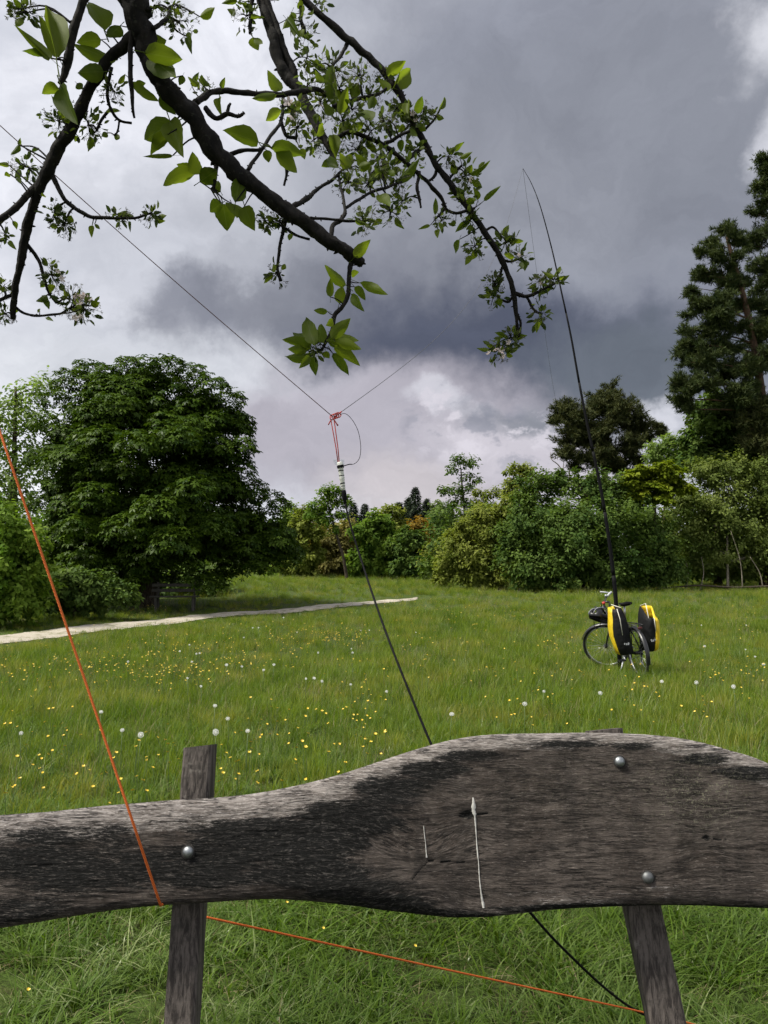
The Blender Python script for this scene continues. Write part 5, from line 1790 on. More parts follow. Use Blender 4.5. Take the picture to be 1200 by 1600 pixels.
fork_pt = Vector((-2.2, 1.1, 1.9))
tr = MB()
sp = [Vector(p) for p in spline([tuple(trunk_base + Vector((0, 0, -.2))), tuple(trunk_base + Vector((.05, .02, .7))), tuple(trunk_base + Vector((.02, .12, 1.3))), tuple(fork_pt)], 6)]
tr.tube([p + BT for p in sp], [0.21 - 0.08 * i / (len(sp) - 1) + (0.05 if i == 0 else 0) for i in range(len(sp))], 14, jitter=0.10)
tr.build('trunk', M_BARK_APPLE, apple)


def limb(pts, rads, nm='limb'):
    mb_ = MB()
    sp_ = spline([tuple(p) + (r,) for p, r in zip(pts, rads)], 7)
    mb_.tube([Vector(q[:3]) + BT for q in sp_], [q[3] for q in sp_], 10, jitter=0.10)
    return mb_.build(nm, M_BARK_APPLE, apple)


s0 = at(185, -70, 1.55)
limb([fork_pt, (-1.7, 1.25, 2.5), (-1.1, 1.45, 2.85), (-.78, 1.52, 2.86), s0], [.10, .075, .06, .05, .043])
s13 = at(398, -40, 2.10)
s17 = at(448, -40, 2.20)
limb([fork_pt, (-2.0, 1.7, 2.6), (-1.5, 2.1, 3.1), (-.9, 2.15, 3.2), (-.55, 2.12, 3.05), s13], [.10, .08, .06, .04, .03, .016])
limb([(-1.5, 2.1, 3.1), (-.9, 2.25, 3.32), (-.5, 2.22, 3.18), s17], [.045, .03, .02, .013])
limb([(-1.1, 1.45, 2.85), (-.95, 1.48, 2.92), at(141, -40, 1.5)], [.03, .02, .012])
limb([fork_pt, (-1.75, 1.55, 2.25), TIE, TIE + Vector((-.02, .22, .22)), TIE + Vector((-.12, .45, .55))], [.08, .055, .030, .022, .010])
limb([at(-50, 385, 1.62), at(-200, 420, 1.55), (-1.55, 1.4, 2.0), (-1.85, 1.3, 2.0)], [.010, .016, .024, .03])

branch_pts = []                    # (px, py, depth) samples for twigs to start from
for (d0, d1, pl) in BR:
    nseg_ = len(pl) - 1
    ctrl = []
    lim_ = 0.88 if pl[0][2] > 20 else 1.0
    for i, (a, b_, r) in enumerate(pl):
        r = r * lim_
        d_ = d0 + (d1 - d0) * i / nseg_
        q = at(a, b_, d_)
        ctrl.append((q.x, q.y, q.z, r * 0.86 * d_ / 1200, a, b_, d_))
    ss = spline(ctrl, 7)
    mb_ = MB()
    big_ = pl[0][2] > 10
    pp, rr = [], []
    for i, q in enumerate(ss):
        wob = 0.6 if q[3] < 0.006 else 0.3
        nv = Vector((noise.noise(Vector(q[:3]) * 28), noise.noise(Vector(q[:3]) * 28 + Vector((7, 0, 0))), noise.noise(Vector(q[:3]) * 28 + Vector((0, 9, 0)))))
        pp.append(Vector(q[:3]) + BT + nv * q[3] * wob)
        rr.append(max(0.0011, q[3] * (1 + 0.16 * noise.noise(Vector(q[:3]) * 45))))
        branch_pts.append((q[4], q[5], q[6], q[3]))
    mb_.tube(pp, rr, 16 if big_ else 8, jitter=0.24 if big_ else 0.2)
    # knobbly spurs
    for _ in range(int(len(ss) * (0.9 if big_ else 0.4))):
        i = random.randrange(1, len(ss) - 1)
        rr_ = rr[i]
        dv = Vector(unit(1)[0]); dv.y *= 0.4
        L_ = random.uniform(0.3, 0.7) * rr_ + 0.003
        s_ = pp[i] + dv * rr_ * 0.8
        mb_.tube([s_, s_ + dv * L_ * .6, s_ + dv * L_], [max(.0016, rr_ * .28), max(.0016, rr_ * .22), .0008], 5)
    mb_.build('branch', M_BARK_APPLE, apple)
bp = np.array(branch_pts)

twigs = MB()


def near_branch(px, py):
    i = int(np.argmin((bp[:, 0] - px) ** 2 + (bp[:, 1] - py) ** 2))
    return bp[i]


def apple_leaf_mesh(curl, fold, wav, seed):
    r = random.Random(seed)
    N_, half = 10, [0.0]
    vs, fs = [], []
    for i in range(N_ + 1):
        t = i / N_
        wd = 0.5 * (math.sin(math.pi * min(1, t ** 0.72)) ** 0.8) * (1 - 0.22 * t ** 3)
        if i == N_:
            wd = 0.0
        zc = -curl * t * t
        for s in (-1, -0.5, 0, 0.5, 1):
            ww = wd * (1 + (0.06 if (i % 2 and abs(s) == 1) else 0))
            vs.append((t, s * ww, zc + fold * abs(s) * wd + wav * math.sin(t * 9 + s * 2 + seed) * abs(s) * 0.5))
    for i in range(N_):
        for j in range(4):
            fs.append((i * 5 + j, i * 5 + j + 1, i * 5 + 6 + j, i * 5 + 5 + j))
    # stalk
    o = len(vs)
    for t, w in ((-0.30, .022), (-0.15, .018), (0.02, .016)):
        for a in range(3):
            vs.append((t, w * math.cos(a * 2.1) * 1.6, w * math.sin(a * 2.1) - 0.05 * (t * t)))
    for i in range(2):
        for j in range(3):
            fs.append((o + i * 3 + j, o + i * 3 + (j + 1) % 3, o + i * 3 + 3 + (j + 1) % 3, o + i * 3 + 3 + j))
    me_ = bpy.data.meshes.new('leaf')
    me_.from_pydata(vs, [], fs)
    me_.polygons.foreach_set('use_smooth', [True] * len(fs))
    me_.materials.append(M_APPLE)
    return me_


LEAVES = [apple_leaf_mesh(c_, f_, w_, s_) for c_, f_, w_, s_ in ((.16, .35, .06, 1), (.30, .5, .08, 2), (-.16, .3, .09, 3), (.48, .4, .07, 4), (.08, .65, .10, 5), (.26, .2, .12, 6), (.38, .55, .10, 7))]
leaf_count = 0


def put_leaf(bx, by, tx, ty, wpx, depth, tilt=None, roll=None):
    """leaf from its base pixel to its tip pixel; real tilt in depth"""
    global leaf_count
    tilt = random.uniform(-0.6, 0.6) if tilt is None else tilt
    a = at(bx, by, depth)
    Lpx = math.hypot(tx - bx, ty - by)
    Lw = Lpx * depth / 1200
    b_ = at(tx, ty, depth + math.tan(tilt) * Lw)
    ax = (b_ - a)
    Lr = ax.length
    ax.normalize()
    view = (C3 - a).normalized()
    roll = random.uniform(-0.75, 0.75) if roll is None else roll
    n_ = (view - ax * view.dot(ax)).normalized()
    if n_.z < 0:
        n_ = -n_
    n_ = Matrix.Rotation(roll, 3, ax) @ n_
    y_ = n_.cross(ax)
    me_ = random.choice(LEAVES)
    o_ = bpy.data.objects.new('leaf', me_)
    COL.objects.link(o_)
    o_.parent = apple
    W_ = max(wpx, 3) * depth / 1200 / max(0.72, math.cos(roll))
    Mx_ = Matrix.Translation(a + BT) @ Matrix((ax, y_, n_)).transposed().to_4x4() @ Matrix.Diagonal((Lr, W_ / 0.95, Lr * 0.6, 1))
    o_.matrix_local = Mx_
    leaf_count += 1


BIG = [
    (88, 92, 72, -4, 34), (92, 90, 60, 20, 26), (80, 92, 28, 44, 17), (70, 88, 32, 76, 12), (163, 48, 138, -14, 36), (158, 62, 116, 66, 25), (167, 88, 111, 76, 21), (162, 112, 116, 112, 30), (95, 134, 116, 196, 28), (92, 138, 63, 146, 20), (188, 40, 165, 62, 22), (185, 90, 170, 82, 24), (120, 130, 130, 140, 14),
    (226, 82, 288, 96, 34), (232, 84, 282, 136, 36), (238, 70, 262, 62, 24), (208, 128, 250, 166, 17), (250, 148, 276, 184, 20), (212, 132, 230, 130, 12),
    (272, 192, 211, 222, 38), (266, 190, 287, 248, 36), (270, 243, 216, 244, 8), (305, 272, 249, 290, 26), (312, 272, 296, 236, 24), (312, 284, 345, 262, 30), (300, 268, 275, 255, 18), (262, 210, 232, 240, 22),
    (348, 318, 357, 362, 36), (346, 318, 326, 332, 22), (382, 322, 394, 361, 28), (368, 316, 375, 272, 28), (362, 318, 372, 340, 24), (345, 300, 335, 282, 18),
    (404, 222, 347, 200, 30), (424, 230, 481, 238, 26), (430, 236, 470, 272, 28), (416, 234, 420, 256, 16), (440, 172, 410, 190, 18), (432, 148, 391, 152, 14), (440, 142, 415, 109, 20), (470, 160, 440, 178, 16),
    (525, 172, 518, 92, 22), (530, 178, 545, 130, 18), (520, 210, 526, 245, 20), (520, 180, 505, 160, 16), (604, 118, 637, 91, 20), (614, 138, 646, 104, 26), (640, 184, 611, 156, 20), (638, 178, 633, 148, 15), (652, 178, 662, 148, 15), (686, 172, 700, 147, 9), (580, 190, 560, 165, 22), (545, 190, 530, 215, 22), (500, 180, 480, 196, 16), (560, 130, 548, 160, 20), (535, 150, 515, 145, 16),
    (490, 552, 433, 568, 17), (486, 546, 438, 528, 20), (492, 540, 472, 484, 26), (497, 535, 508, 502, 22), (486, 540, 452, 512, 18), (480, 548, 445, 545, 16), (520, 552, 546, 592, 17), (490, 556, 493, 590, 15), (484, 556, 467, 577, 13), (522, 540, 566, 572, 20), (524, 534, 570, 546, 18), (517, 528, 552, 494, 22), (524, 522, 565, 536, 16), (505, 550, 515, 562, 12), (512, 535, 535, 530, 20),
    (541, 446, 502, 412, 17), (516, 464, 516, 432, 13), (530, 474, 538, 444, 20), (562, 442, 616, 463, 16), (554, 448, 574, 470, 14), (549, 460, 567, 487, 15), (512, 487, 489, 484, 11), (553, 402, 580, 372, 19), (549, 430, 561, 424, 11), (520, 500, 510, 510, 12), (540, 445, 522, 440, 12),
    (734, 272, 769, 250, 9), (756, 314, 784, 288, 9), (718, 247, 741, 237, 8), (714, 272, 704, 250, 13), (747, 312, 742, 290, 10), (680, 336, 680, 308, 9), (718, 374, 709, 399, 10), (786, 370, 796, 348, 10), (788, 375, 804, 366, 6), (870, 430, 878, 411, 7), (866, 432, 847, 426, 7), (874, 436, 882, 432, 6), (790, 527, 772, 518, 8), (764, 547, 744, 545, 7), (712, 345, 703, 352, 8), (672, 352, 653, 358, 6), (684, 358, 683, 372, 9), (735, 335, 728, 358, 10), (812, 410, 820, 418, 8),
    (14, 258, -4, 256, 8), (30, 226, 17, 246, 9), (30, 228, 32, 214, 6), (15, 272, 6, 275, 9), (28, 278, 33, 288, 9), (140, 212, 138, 240, 12), (178, 212, 191, 218, 10), (122, 213, 116, 222, 9), (168, 208, 158, 214, 10), (165, 175, 195, 170, 7),
    (74, 462, 57, 474, 12), (68, 466, 78, 484, 10), (142, 478, 158, 472, 10), (128, 482, 115, 478, 9), (144, 352, 142, 371, 9), (148, 350, 158, 360, 6), (194, 336, 212, 340, 10), (203, 346, 203, 362, 5), (65, 306, 72, 306, 7), (20, 345, 27, 360, 8), (2, 448, 6, 458, 8), (106, 340, 112, 348, 7), (62, 486, 58, 484, 8), (72, 496, 86, 504, 6),
    (300, 135, 314, 110, 10), (326, 134, 313, 120, 10), (346, 138, 351, 120, 9), (343, 152, 341, 177, 11), (294, 58, 300, 86, 12), (312, 26, 341, 12, 15), (300, 22, 298, 16, 12), (286, 118, 280, 135, 12), (395, 58, 402, 82, 18), (398, 60, 412, 72, 12), (455, 20, 440, 50, 12), (448, 30, 470, 55, 10), (470, 55, 495, 57, 9), (455, 35, 462, 62, 10), (430, 0, 436, -14, 14), (370, -2, 345, 6, 12), (395, 15, 375, 5, 12), (465, 5, 475, 12, 14),
    (592, 304, 612, 328, 19), (620, 284, 660, 250, 15), (603, 288, 608, 244, 15), (610, 275, 598, 245, 14), (590, 268, 575, 300, 14), (570, 268, 555, 235, 16), (560, 262, 582, 255, 16), (548, 262, 528, 240, 18), (545, 268, 540, 292, 14), (562, 225, 575, 250, 16), (572, 220, 590, 238, 12), (530, 262, 500, 240, 16), (612, 262, 630, 270, 12), (640, 225, 634, 240, 10), (628, 218, 625, 240, 12), (650, 195, 668, 205, 12), (640, 200, 652, 218, 12), (625, 245, 615, 258, 14), (520, 250, 500, 262, 14), (550, 205, 570, 190, 16), (505, 195, 490, 215, 14), (585, 150, 575, 175, 16), (610, 140, 590, 122, 14), (598, 270, 580, 262, 12), (505, 130, 490, 110, 12), (470, 232, 478, 250, 12),
    (555, 345, 575, 352, 8), (565, 345, 582, 342, 7), (440, 415, 448, 420, 11), (430, 425, 428, 412, 8), (455, 365, 452, 378, 9), (425, 345, 418, 338, 8),
]
for L in BIG:
    dpt = near_branch(L[0], L[1])[2] + random.uniform(-0.05, 0.03)
    put_leaf(L[0], L[1], L[0] + (L[2] - L[0]) * .92, L[1] + (L[3] - L[1]) * .92, L[4] * .9, dpt)
    nb = near_branch(L[0], L[1])
    gap = math.hypot(nb[0] - L[0], nb[1] - L[1])
    if gap > 6:
        a_, b_ = at(nb[0], nb[1], nb[2]), at(L[0], L[1], dpt)
        mid = (a_ + b_) / 2 + Vector((0, 0, random.uniform(-.15, .15) * (b_ - a_).length))
        rr0 = min(.0035, .0012 + gap * 2.2e-5)
        twigs.tube([Vector(p) + BT for p in spline([tuple(a_), tuple(mid), tuple(b_)], 4)], [rr0 * (1 - .05 * i) for i in range(9)], 5)

# spur clusters: faded blossom stalks and small leaves
CL = [(45, 262, 26, 1.1), (92, 190, 30, 1.4), (138, 195, 30, 1.2), (85, 335, 24, 1.2), (100, 350, 18, 1.0), (80, 430, 24, 1.5), (115, 470, 28, 1.6), (132, 485, 22, 1.2), (238, 335, 16, .9), (183, 335, 14, .7), (278, 35, 32, 1.2), (270, 10, 18, .8), (385, 25, 26, 1.1), (470, 35, 22, .9), (480, 90, 22, .8), (520, 110, 30, 1.4), (560, 120, 24, 1.2), (500, 160, 30, 1.4), (535, 190, 30, 1.5), (560, 235, 30, 1.4), (592, 262, 32, 1.5), (545, 285, 22, 1.0), (600, 250, 26, 1.2), (610, 330, 26, 1.2), (628, 315, 20, 1.0), (570, 347, 20, 1.0), (642, 192, 28, 1.6), (660, 180, 18, .9), (675, 180, 12, .6), (700, 245, 20, .9), (728, 275, 24, 1.3), (725, 310, 22, 1.3), (735, 345, 18, .9), (690, 345, 14, .7), (742, 385, 22, 1.1), (790, 378, 20, 1.1), (815, 402, 18, 1.0), (770, 440, 18, 1.0), (772, 462, 22, 1.2), (845, 442, 22, 1.2), (865, 437, 14, .9), (845, 490, 20, 1.0), (800, 530, 18, 1.3), (780, 548, 22, 1.4), (432, 428, 16, .7), (437, 345, 16, .7), (415, 345, 10, .4), (492, 545, 14, .6), (480, 60, 18, .7), (40, 20, 22, .9), (28, 15, 14, .6), (175, 140, 24, 1.0), (318, 135, 16, .6), (600, 120, 18, .9), (455, 170, 22, .9), (465, 200, 22, 1.0), (490, 220, 22, 1.0), (5, 450, 18, .9), (8, 490, 14, .7), (10, 370, 12, .5), (240, 10, 10, .4), (500, 5, 14, .5), (610, 190, 22, .9), (580, 205, 22, .9), (650, 235, 18, .8), (620, 170, 18, .8), (530, 140, 20, .9), (550, 172, 20, .9), (578, 150, 20, .9), (598, 188, 20, .9), (515, 238, 20, .8), (540, 252, 20, .8), (575, 288, 20, .8), (622, 285, 20, .8), (642, 262, 18, .8), (480, 132, 18, .7), (420, 350, 12, .5), (500, 100, 18, .7)]
SP_V, SP_F = [], []


def add_stalk(v, f, d, L_, head):
    o = len(v)
    s = d.orthogonal().normalized() * 0.014
    s2 = d.cross(s).normalized() * 0.014
    for t in (0, 1):
        for q in (s, s2 * .5 - s * .5, -s2 * .5 - s * .5):
            v.append(tuple(d * (L_ * t) + q))
    for j in range(3):
        j2 = (j + 1) % 3
        f.append((o + j, o + j2, o + 3 + j2, o + 3 + j))
    for j in range(5):
        a = 2 * math.pi * j / 5
        u = d.orthogonal().normalized()
        w = d.cross(u)
        e = (u * math.cos(a) + w * math.sin(a))
        o2 = len(v)
        v += [tuple(d * L_ * .98), tuple(d * (L_ + head * .5) + e * head * .55 + w * .0), tuple(d * (L_ + head * 1.0) + e * head * .8), tuple(d * (L_ + head * .55) + e * head * .25)]
        f.append((o2, o2 + 1, o2 + 2, o2 + 3))


rr_ = random.Random(9)
for i in range(6):
    d_ = Vector((rr_.uniform(-1, 1), rr_.uniform(-1, 1), rr_.uniform(0.4, 1.2))).normalized()
    add_stalk(SP_V, SP_F, d_, rr_.uniform(.6, 1.0), .22)
sp_P, sp_N, sl_P, sl_N, sl_S = [], [], [], [], []
extra = 0
for (a, b_, R_, am) in CL:
    nb = near_branch(a, b_)
    d_ = nb[2]
    c0 = at(a, b_, d_)
    Rw = R_ * d_ / 1200
    a_ = at(nb[0], nb[1], nb[2])
    if (c0 - a_).length > 0.01:
        mid = (a_ + c0) / 2 + Vector((0, 0, .2 * (c0 - a_).length))
        twigs.tube([Vector(p) + BT for p in spline([tuple(a_), tuple(mid), tuple(c0)], 4)], [.0028 - .0002 * i for i in range(9)], 6)
    for _ in range(int(9 * am)):
        q = c0 + Vector(unit(1)[0]) * Rw * random.uniform(0.05, .75)
        dv = (q - c0).normalized() + Vector((0, 0, .1))
        sp_P.append(tuple(q + BT)); sp_N.append(tuple(dv))
        twigs.tube([c0 + BT, (c0 + q) / 2 + BT + Vector((0, 0, .003)), q + BT], [.0016, .0012, .0010], 4)
    for _ in range(int(30 * am)):
        q = c0 + Vector(unit(1)[0]) * Rw * random.uniform(0.1, 1.0)
        sl_P.append(tuple(q + BT)); sl_N.append(tuple((q - c0).normalized())); sl_S.append(random.uniform(.010, .021) * (d_ / 2.0))
    for _ in range(int(round(2.0 * am))):
        if leaf_count < 296:
            an = random.uniform(0, 2 * math.pi)
            r0_ = R_ * random.uniform(.2, .7)
            L_ = random.uniform(11, 19)
            bx, by = a + r0_ * math.cos(an), b_ + r0_ * math.sin(an)
            put_leaf(bx, by, bx + L_ * math.cos(an + random.uniform(-.6, .6)), by + L_ * math.sin(an + random.uniform(-.6, .6)), random.uniform(7, 11), d_ + random.uniform(-.04, .04))
sp_P, sp_N = np.array(sp_P), np.array(sp_N)
scatter('blossom_spurs', SP_V, SP_F, sp_P, frames(np.cross(sp_N, unit(len(sp_N))), np.cross(sp_N, unit(len(sp_N)))) if False else frames(sp_N, unit(len(sp_N))), rng.uniform(.014, .026, len(sp_P)), rng.random(len(sp_P)), M_SPUR, apple, kind='stuff')
SLV = [(0, 0, 0), (.3, .22, .05), (.7, .2, .04), (1, 0, -.08), (.7, -.2, .04), (.3, -.22, .05)]
sl_P, sl_N = np.array(sl_P), np.array(sl_N)
scatter('small_leaves', SLV, [(0, 1, 2, 3), (0, 3, 4, 5)], sl_P, frames(unit(len(sl_P)), sl_N + unit(len(sl_P)) * .5), np.array(sl_S) * 1.25, rng.random(len(sl_P)), M_APPLE_SMALL, apple, kind='stuff')
tag(twigs.build('twigs', M_BARK_APPLE, apple), kind='stuff')


def blossom(px, py, wpx):
    nb = near_branch(px, py)
    d_ = nb[2] - 0.02
    c0 = at(px, py, d_)
    mb_ = MB()
    axis = (Vector(unit(1)[0]) + (C3 - c0).normalized() * .7).normalized()
    u = axis.orthogonal().normalized()
    w = axis.cross(u)
    R_ = wpx / 2 * d_ / 1200
    for j in range(5):
        a = 2 * math.pi * j / 5
        e = u * math.cos(a) + w * math.sin(a)
        t_ = axis.cross(e)
        cup = axis * R_ * .35
        pts_ = [c0, c0 + e * R_ * .35 + t_ * R_ * .25 + cup * .2, c0 + e * R_ * .8 + t_ * R_ * .30 + cup * .7, c0 + e * R_ * 1.0 + cup, c0 + e * R_ * .8 - t_ * R_ * .30 + cup * .7, c0 + e * R_ * .35 - t_ * R_ * .25 + cup * .2]
        mb_.add([p + BT for p in pts_], [(0, 1, 2, 3), (0, 3, 4, 5)])
    o_ = mb_.build('blossom', M_PETAL, apple)
    a_ = o_.data.attributes.new('var', 'FLOAT', 'POINT')
    for dd in a_.data:
        dd.value = random.random()


for (a, b_, w) in ((118, 464, 14), (130, 463, 16), (140, 470, 13), (124, 474, 12), (117, 497, 12), (126, 494, 10), (96, 436, 12), (90, 425, 10), (782, 548, 14), (774, 545, 10), (786, 556, 12), (764, 552, 10), (795, 535, 10), (460, 168, 26), (450, 160, 18), (456, 182, 16), (500, 165, 14), (645, 178, 12), (650, 188, 10), (735, 280, 10), (730, 312, 9), (846, 443, 9), (812, 398, 9)):
    blossom(a, b_, w)

# ------------------------------------------------------------------ grass
def grass_tuft(seed, nb, hgt, spread, lean, wid, segs=4, stalk=0):
    r = random.Random(seed)
    vs, fs = [], []
    for i in range(nb):
        a = r.uniform(0, 2 * math.pi)
        rad = spread * math.sqrt(r.random())
        bx, by = rad * math.cos(a), rad * math.sin(a)
        h = hgt * r.uniform(0.45, 1.1)
        la = a + r.uniform(-1.2, 1.2)
        ln = lean * r.uniform(0.25, 1.6) * h
        wb = wid * r.uniform(0.6, 1.25)
        tw = la + math.pi / 2 + r.uniform(-.6, .6)
        o = len(vs)
        for s in range(segs + 1):
            t = s / segs
            out = ln * t ** 1.9
            z = h * (t - 0.28 * lean * t ** 2.6)
            w = wb * (1 - t ** 1.6) * 0.5 + 0.0002
            cx, cy = bx + out * math.cos(la), by + out * math.sin(la)
            vs.append((cx + w * math.cos(tw), cy + w * math.sin(tw), z - 0.01))
            vs.append((cx - w * math.cos(tw), cy - w * math.sin(tw), z - 0.01))
        for s in range(segs):
            fs.append((o + s * 2, o + s * 2 + 1, o + s * 2 + 3, o + s * 2 + 2))
    me_ = bpy.data.meshes.new('grass_tuft')
    me_.from_pydata(vs, [], fs)
    me_.polygons.foreach_set('use_smooth', [True] * len(fs))
    return me_


M_GRASS = leaf_mat('grass_green', (0.088, 0.145, 0.009), (0.190, 0.248, 0.024), 0.45, tint=(1.25, 1.3, 0.45), rough=0.5, spec=0.16, attr=False, patch=(0.8, 0.46, 0.66, (0.250, 0.250, 0.050)))
M_GRASS_N = leaf_mat('grass_near', (0.056, 0.108, 0.012), (0.140, 0.200, 0.044), 0.38, tint=(1.2, 1.25, 0.5), rough=0.46, spec=0.22, attr=False)
M_GRASS_D = leaf_mat('grass_deep', (0.046, 0.096, 0.008), (0.110, 0.178, 0.018), 0.40, tint=(1.25, 1.3, 0.45), rough=0.48, spec=0.2, attr=False)
M_GRASS_P = leaf_mat('grass_pale', (0.130, 0.170, 0.055), (0.230, 0.265, 0.110), 0.3, tint=(1.1, 1.15, 0.7), rough=0.38, spec=0.4, attr=False)
M_STRAW = leaf_mat('grass_straw', (0.19, 0.16, 0.085), (0.31, 0.26, 0.15), 0.25, tint=(1.1, 1.0, 0.7), attr=False)
tuft_col = bpy.data.collections.new('grass_tufts')
TUFT = []
for i in range(5):
    TUFT.append((grass_tuft(20 + i, 20, .115, .045, 1.05, .0052), M_GRASS_N))
for i in range(3):
    TUFT.append((grass_tuft(40 + i, 16, .15, .040, 1.15, .0066), M_GRASS_D))
for i in range(2):
    TUFT.append((grass_tuft(50 + i, 9, .11, .045, 1.5, .0060), M_GRASS_P))
for i in range(2):
    TUFT.append((grass_tuft(60 + i, 10, .09, .05, 1.3, .0032), M_STRAW))
for i in range(4):      # meadow tufts: taller, thinner, more blades
    TUFT.append((grass_tuft(70 + i, 34, .22, .10, .40, .0046, 3), M_GRASS))
for i in range(2):
    TUFT.append((grass_tuft(80 + i, 30, .24, .10, .42, .0055, 3), M_GRASS_D))
TUFT.append((grass_tuft(90, 12, .30, .10, .30, .0030, 3), M_GRASS_P))
TUFT.append((grass_tuft(91, 16, .26, .12, .55, .0030, 3), M_STRAW))
for i, (me_, mt) in enumerate(TUFT):
    me_.materials.append(mt)
    o_ = bpy.data.objects.new('tuft_%02d' % i, me_)
    tuft_col.objects.link(o_)


def instancer(name, P_, rot, scl, ids, col):
    """one object that repeats the small meshes of a collection on its points"""
    me_ = bpy.data.meshes.new(name)
    me_.vertices.add(len(P_))
    me_.vertices.foreach_set('co', np.ascontiguousarray(P_, np.float32).ravel())
    a = me_.attributes.new('rot', 'FLOAT_VECTOR', 'POINT')
    a.data.foreach_set('vector', np.ascontiguousarray(rot, np.float32).ravel())
    a = me_.attributes.new('scl', 'FLOAT_VECTOR', 'POINT')
    a.data.foreach_set('vector', np.ascontiguousarray(scl, np.float32).ravel())
    a = me_.attributes.new('idx', 'INT', 'POINT')
    a.data.foreach_set('value', np.ascontiguousarray(ids, np.int32))
    o_ = link_mesh(name, me_)
    ng = bpy.data.node_groups.new(name + '_nodes', 'GeometryNodeTree')
    ng.interface.new_socket('Geometry', in_out='INPUT', socket_type='NodeSocketGeometry')
    ng.interface.new_socket('Geometry', in_out='OUTPUT', socket_type='NodeSocketGeometry')
    gi, go = ng.nodes.new('NodeGroupInput'), ng.nodes.new('NodeGroupOutput')
    ci = ng.nodes.new('GeometryNodeCollectionInfo')
    ci.inputs['Collection'].default_value = col
    ci.inputs['Separate Children'].default_value = True
    ci.inputs['Reset Children'].default_value = True
    ip = ng.nodes.new('GeometryNodeInstanceOnPoints')
    ip.inputs['Pick Instance'].default_value = True

    def named(nm, typ):
        n = ng.nodes.new('GeometryNodeInputNamedAttribute')
        n.data_type = typ
        n.inputs['Name'].default_value = nm
        return n.outputs['Attribute']
    L = ng.links.new
    L(gi.outputs[0], ip.inputs['Points'])
    L(ci.outputs[0], ip.inputs['Instance'])
    L(named('idx', 'INT'), ip.inputs['Instance Index'])
    L(named('rot', 'FLOAT_VECTOR'), ip.inputs['Rotation'])
    L(named('scl', 'FLOAT_VECTOR'), ip.inputs['Scale'])
    L(ip.outputs[0], go.inputs[0])
    md_ = o_.modifiers.new('repeat', 'NODES')
    md_.node_group = ng
    return o_


def in_view(x, y, margin):
    return np.abs(x) < 0.52 * y + margin


gp, gr, gs, gi_ = [], [], [], []


def sow(y0, y1, dens, ids, probs, s_lo, s_hi, margin, hscale=1.0, patchy=0.0):
    xm = 0.52 * y1 + margin
    n_ = int(dens * 2 * xm * (y1 - y0))
    x = rng.uniform(-xm, xm, n_)
    y = rng.uniform(y0, y1, n_)
    ok = in_view(x, y, margin)
    x, y = x[ok], y[ok]
    pdst = path_dist(x, y) if y1 > 9 else np.full(len(x), 9.0)
    ok = pdst > 0.50 + 0.16 * np.sin(x * 5 + y * 3) + 0.12 * np.sin(x * 11 - y * 7) + rng.normal(0, 0.06, len(x))
    x, y, pdst = x[ok], y[ok], pdst[ok]
    if patchy:
        f_ = np.array([noise.noise(Vector((a * 2.3, b_ * 2.3, 1))) for a, b_ in zip(x, y)])
        ok = rng.random(len(x)) < np.clip(1.0 + patchy * f_ * 1.6, 0.12, 1)
        x, y, pdst = x[ok], y[ok], pdst[ok]
        f_ = f_[ok]
    else:
        f_ = np.sin(x * 0.9 + 1.1 * np.sin(y * 0.7)) * 0.3
    n2 = len(x)
    s = rng.uniform(s_lo, s_hi, n2) * (1 + 0.45 * f_)
    s = s * np.clip(0.40 + (pdst - 0.5) * 0.35, 0.35, 1)
    gp.append(np.stack([x, y, Gz(x, y)], 1))
    gr.append(np.stack([rng.normal(0, .10, n2), rng.normal(0, .10, n2), rng.uniform(0, 6.28, n2)], 1))
    gs.append(np.stack([s, s, s * hscale], 1))
    gi_.append(rng.choice(ids, n2, p=np.array(probs) / sum(probs)))


near_ids = list(range(12))
near_p = [3, 3, 3, 3, 3, 2.4, 2.4, 2.4, 1.2, 1.2, 1.0, 1.0]
mead_ids = list(range(12, 20))
mead_p = [3, 3, 3, 3, 1.7, 1.7, 2.0, 1.4]
sow(1.0, 1.9, 230, near_ids, near_p, .6, 1.0, 1.0, 1.0, .6)
sow(1.9, 4.2, 560, near_ids, near_p, .65, 1.15, 0.9, 1.0, .75)
sow(3.6, 7.5, 95, mead_ids, mead_p, .55, 1.0, 1.0)
sow(4.0, 7.5, 150, near_ids, near_p, .8, 1.35, 1.0)
sow(7.0, 13, 75, mead_ids, mead_p, .65, 1.1, 1.5)
sow(7.0, 13, 40, near_ids, near_p, .9, 1.5, 1.5)
sow(13, 24, 34, mead_ids, mead_p, .75, 1.15, 2.5)
sow(24, 46, 11, mead_ids, mead_p, .95, 1.5, 4, .9)
sow(46, 75, 2.2, mead_ids, mead_p, 1.4, 2.0, 6, .8)
gp, gr, gs, gi_ = np.concatenate(gp), np.concatenate(gr), np.concatenate(gs), np.concatenate(gi_)
# shorter where posts, legs and wheels stand; keep the shade under the chestnut thin
dch = np.hypot(gp[:, 0] - base.x * 0 + 7.67, gp[:, 1] - CD)
ok = (dch > 3.0) | (rng.random(len(gp)) < 0.35)
o = instancer('meadow_grass', gp[ok], gr[ok], gs[ok], gi_[ok], tuft_col)
tag(o, 'long green meadow grass covering the ground', 'grass', kind='stuff')

# a coarse sedge clump out in the meadow
q = ground_at(709, 972)
mb_ = grass_tuft(200, 120, .55, .22, .45, .010, 4)
mb_.materials.append(M_GRASS_D)
o = link_mesh('sedge_clump', mb_)
o.location = q
tag(o, 'single darker clump of coarse sedge standing alone in the meadow', 'grass clump')

